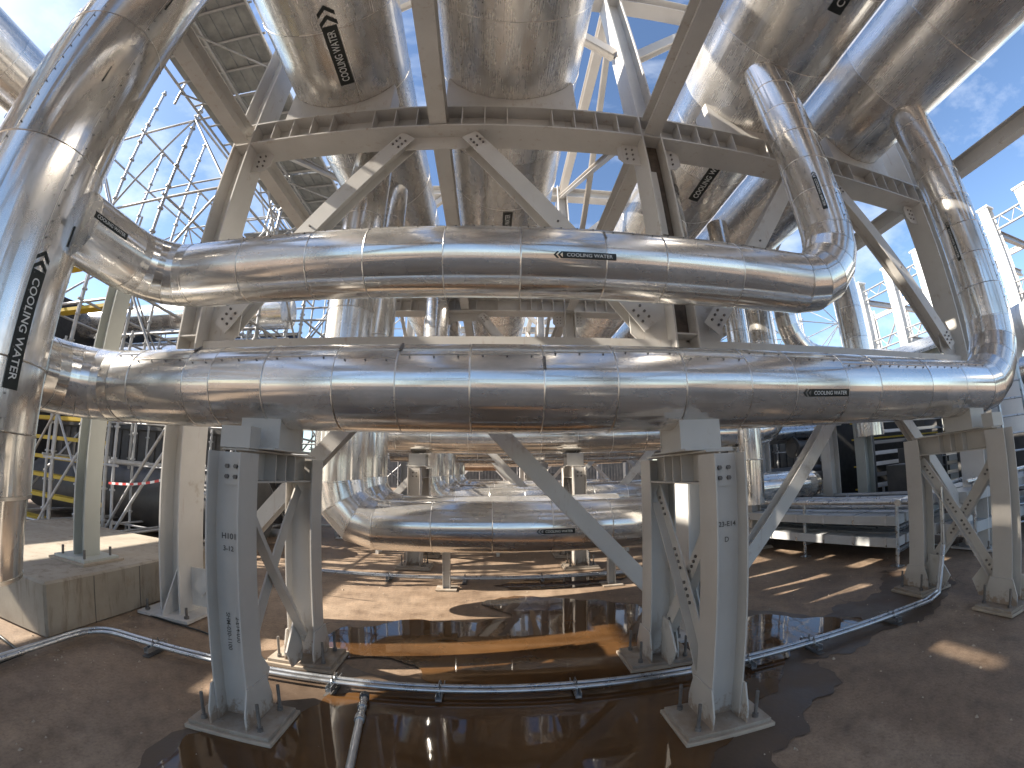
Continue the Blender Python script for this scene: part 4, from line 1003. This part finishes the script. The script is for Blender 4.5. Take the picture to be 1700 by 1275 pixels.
for k, (x0, y0, x1, y1, h) in enumerate(((-30, 18, -6.5, 17.5, 4.2), (8.5, 17.5, 21, 17, 3.8), (-13.6, 3.0, -12.2, 16, 6.0))):
    q = MB(); a, b = V((x0, y0, 0)), V((x1, y1, 0)); d = (b-a).normalized(); n_ = int((b-a).length/2.4)
    hr = thing('netting_screen', ['dark netting screen behind the left scaffold', 'dark netting screen behind the right-hand racks', 'dark netting screen running back beside the big riser'][k], 'screen', a)
    for i in range(n_):
        q = MB(); p0 = a+d*(i*2.4+.06); p1 = a+d*(i*2.4+2.34)
        q.box((p0+p1)/2+V((0, 0, h/2+.1)), ((p1-p0).length, .03, h-.2), (d, d.cross(V((0, 0, 1))), V((0, 0, 1)))); q.build('netting', M['darknet'], hr)
        q = MB(); q.cyl(a+d*(i*2.4), a+d*(i*2.4)+V((0, 0, h+.2)), .03, 8); q.build('post', M['scaf'], hr)
random.seed(21)
def clutter(n, xr, yr, zr, nm, where):
    """odd lengths of plant piping low in the background, each laid on trestles"""
    for k in range(n):
        x, y = random.uniform(*xr), random.uniform(*yr); L = random.uniform(1.5, 4); z = random.uniform(*zr); r = random.choice((.06, .09, .14, .2))
        t_ = thing('spool_pipe', f'{["dark", "dull grey", "galvanised", "rusty"][k % 4]} pipe length {["lowest", "low", "middle", "upper"][min(3, int(z/.6))]} in the clutter {where}', 'pipe', (x, y, z), nm)
        a = random.uniform(-.3, .3); d = V((math.cos(a), math.sin(a), 0)); p = V((x, y, z))
        q = MB(); q.cyl(p, p+d*L, r, 16); q.build('body', M[['darksteel', 'scaf', 'galv', 'rust'][k % 4]], t_)
        for e in (.02, L-.06): q = MB(); q.cyl(p+d*e, p+d*(e+.04), r*1.5, 20); q.build('flange', M['darksteel'], t_)
        for e in (.3, L-.3):
            q = MB(); pp = p+d*e; q.bx(pp.x-.03, pp.x+.03, pp.y-.05, pp.y+.05, 0, z-r*.98); q.build('prop', M['steel'], t_)
clutter(12, (-12, -5.5), (7.5, 11.5), (.2, 2.3), 'loose pipe lengths at the left', 'behind the left column')
clutter(14, (6.5, 12), (9.5, 13), (.3, 2.4), 'loose pipe lengths at the right', 'behind the tray rack')
clutter(8, (-3, 4), (24, 34), (.3, 2.4), 'loose pipe lengths at the far end', 'at the far end of the rack')
# a black hose on the slab at the left edge
q = MB(); q.tube([(-6.5, 1.2, .02), (-4.6, 1.9, .02), (-3.95, 2.15, .02), (-3.5, 2.08, .02), (-3.45, 1.6, .02), (-3.6, .6, .02)], .013, 8)
tag(q.build('hose', M['black']), 'thin black hose on the slab in front of the concrete plinth', 'hose')
q = MB(); q.tube([(-3.62, 3.75, .015), (-3.40, 3.42, .015), (-2.7, 3.35, .015), (-2.1, 3.2, .015), (-1.75, 3.0, .015)], .009, 8)
tag(q.build('hose', M['black']), 'thin black cable on the slab at the foot of the left column', 'cable')

# grit and small stones on the slab
random.seed(5)
q = MB()
for k in range(1500):
    x, y = random.uniform(-4.5, 6.0), random.uniform(.5, 8.0); r_ = random.choice((.003, .004, .005, .008, .012))*random.uniform(.7, 1.3)
    if k > 1100: x, y = random.gauss(random.choice((-1.5, 1.3, 4.6, -3.4)), .35), random.gauss(random.choice((2.2, 3.2)), .25)
    vs = []
    for a in range(5): th = a*1.2566+random.random(); vs.append((x+math.cos(th)*r_*random.uniform(.7, 1.2), y+math.sin(th)*r_*random.uniform(.7, 1.2), .001))
    vs.append((x, y, r_*random.uniform(.8, 1.3)))
    q.add(vs, [(0, 1, 5), (1, 2, 5), (2, 3, 5), (3, 4, 5), (4, 0, 5)])
q.build('grit', M['grout'], kind='stuff')
# stools carrying the low loops
def stool(x, y, zt, label):
    t_ = thing('pipe_stool', label, 'pipe stool', (x, y, 0), 'stools under the low loops')
    q = MB(); q.bx(x-.14, x+.14, y-.12, y+.12, .006, .022); q.build('base_plate', M['plate'], t_)
    q = MB(); q.ibeam((x, y, .022), (x, y, zt-.03), .10, .10, .008, .006); q.build('post', M['steel3'], t_)
    q = MB(); q.bx(x-.13, x+.13, y-.10, y+.10, zt-.03, zt-.004); q.build('cap_plate', M['steel3'], t_)
for y_, row in ((5.62, 'second'), (8.95, 'third'), (11.6, 'fourth')):
    for x_, w_ in ((-.62, 'left'), (1.62, 'right')):
        stool(x_, y_, .72, f'{w_} short stool under the {row} low silver loop')
for k, (y_, z_, r_) in enumerate(((7.9, .42, .07), (8.1, .42, .05), (10.1, .5, .09), (10.35, .5, .06), (13.2, .6, .12))):
    q = MB(); q.cyl((-3.0, y_, z_), (4.2, y_, z_), r_, 14)
    tag(q.build('service_tube', M[('galv', 'scaf', 'steel', 'galv', 'darksteel')[k]]), ['slim bright', 'thinner dull', 'thicker painted', 'slim galvanised', 'dark'][k]+' service tube crossing low between the loops down the rack', 'tube', 'service tubes crossing the rack')
    for x_ in (-2.2, .1, 2.6):
        q = MB(); q.bx(x_-.03, x_+.03, y_-.04, y_+.04, 0, z_-r_); tag(q.build('prop', M['steel']), f'{["left", "middle", "right"][[-2.2, .1, 2.6].index(x_)]} prop under the {["slim bright", "thinner dull", "thicker painted", "slim galvanised", "dark"][k]} service tube crossing the rack', 'prop', 'props under the service tubes')
# dark louvred screen behind the right-hand support
lv = thing('louvre_screen', 'dark louvred screen with many level slats behind the right-edge support', 'screen', (8.4, 7.1, 0))
for i in range(11):
    z = .35+i*.24; a = R(28)
    q = MB(); q.box((10.6, 7.0, z), (4.4, .17, .012), (V((1, 0, 0)), V((0, math.cos(a), math.sin(a))), V((0, -math.sin(a), math.cos(a))))); q.build('slat', M['scaf' if i % 3 else 'darksteel'], lv)
for x_ in (8.38, 9.85, 11.35, 12.82):
    q = MB(); q.bx(x_-.03, x_+.03, 6.93, 7.07, 0, 3.05); q.build('post', M['darksteel'], lv)
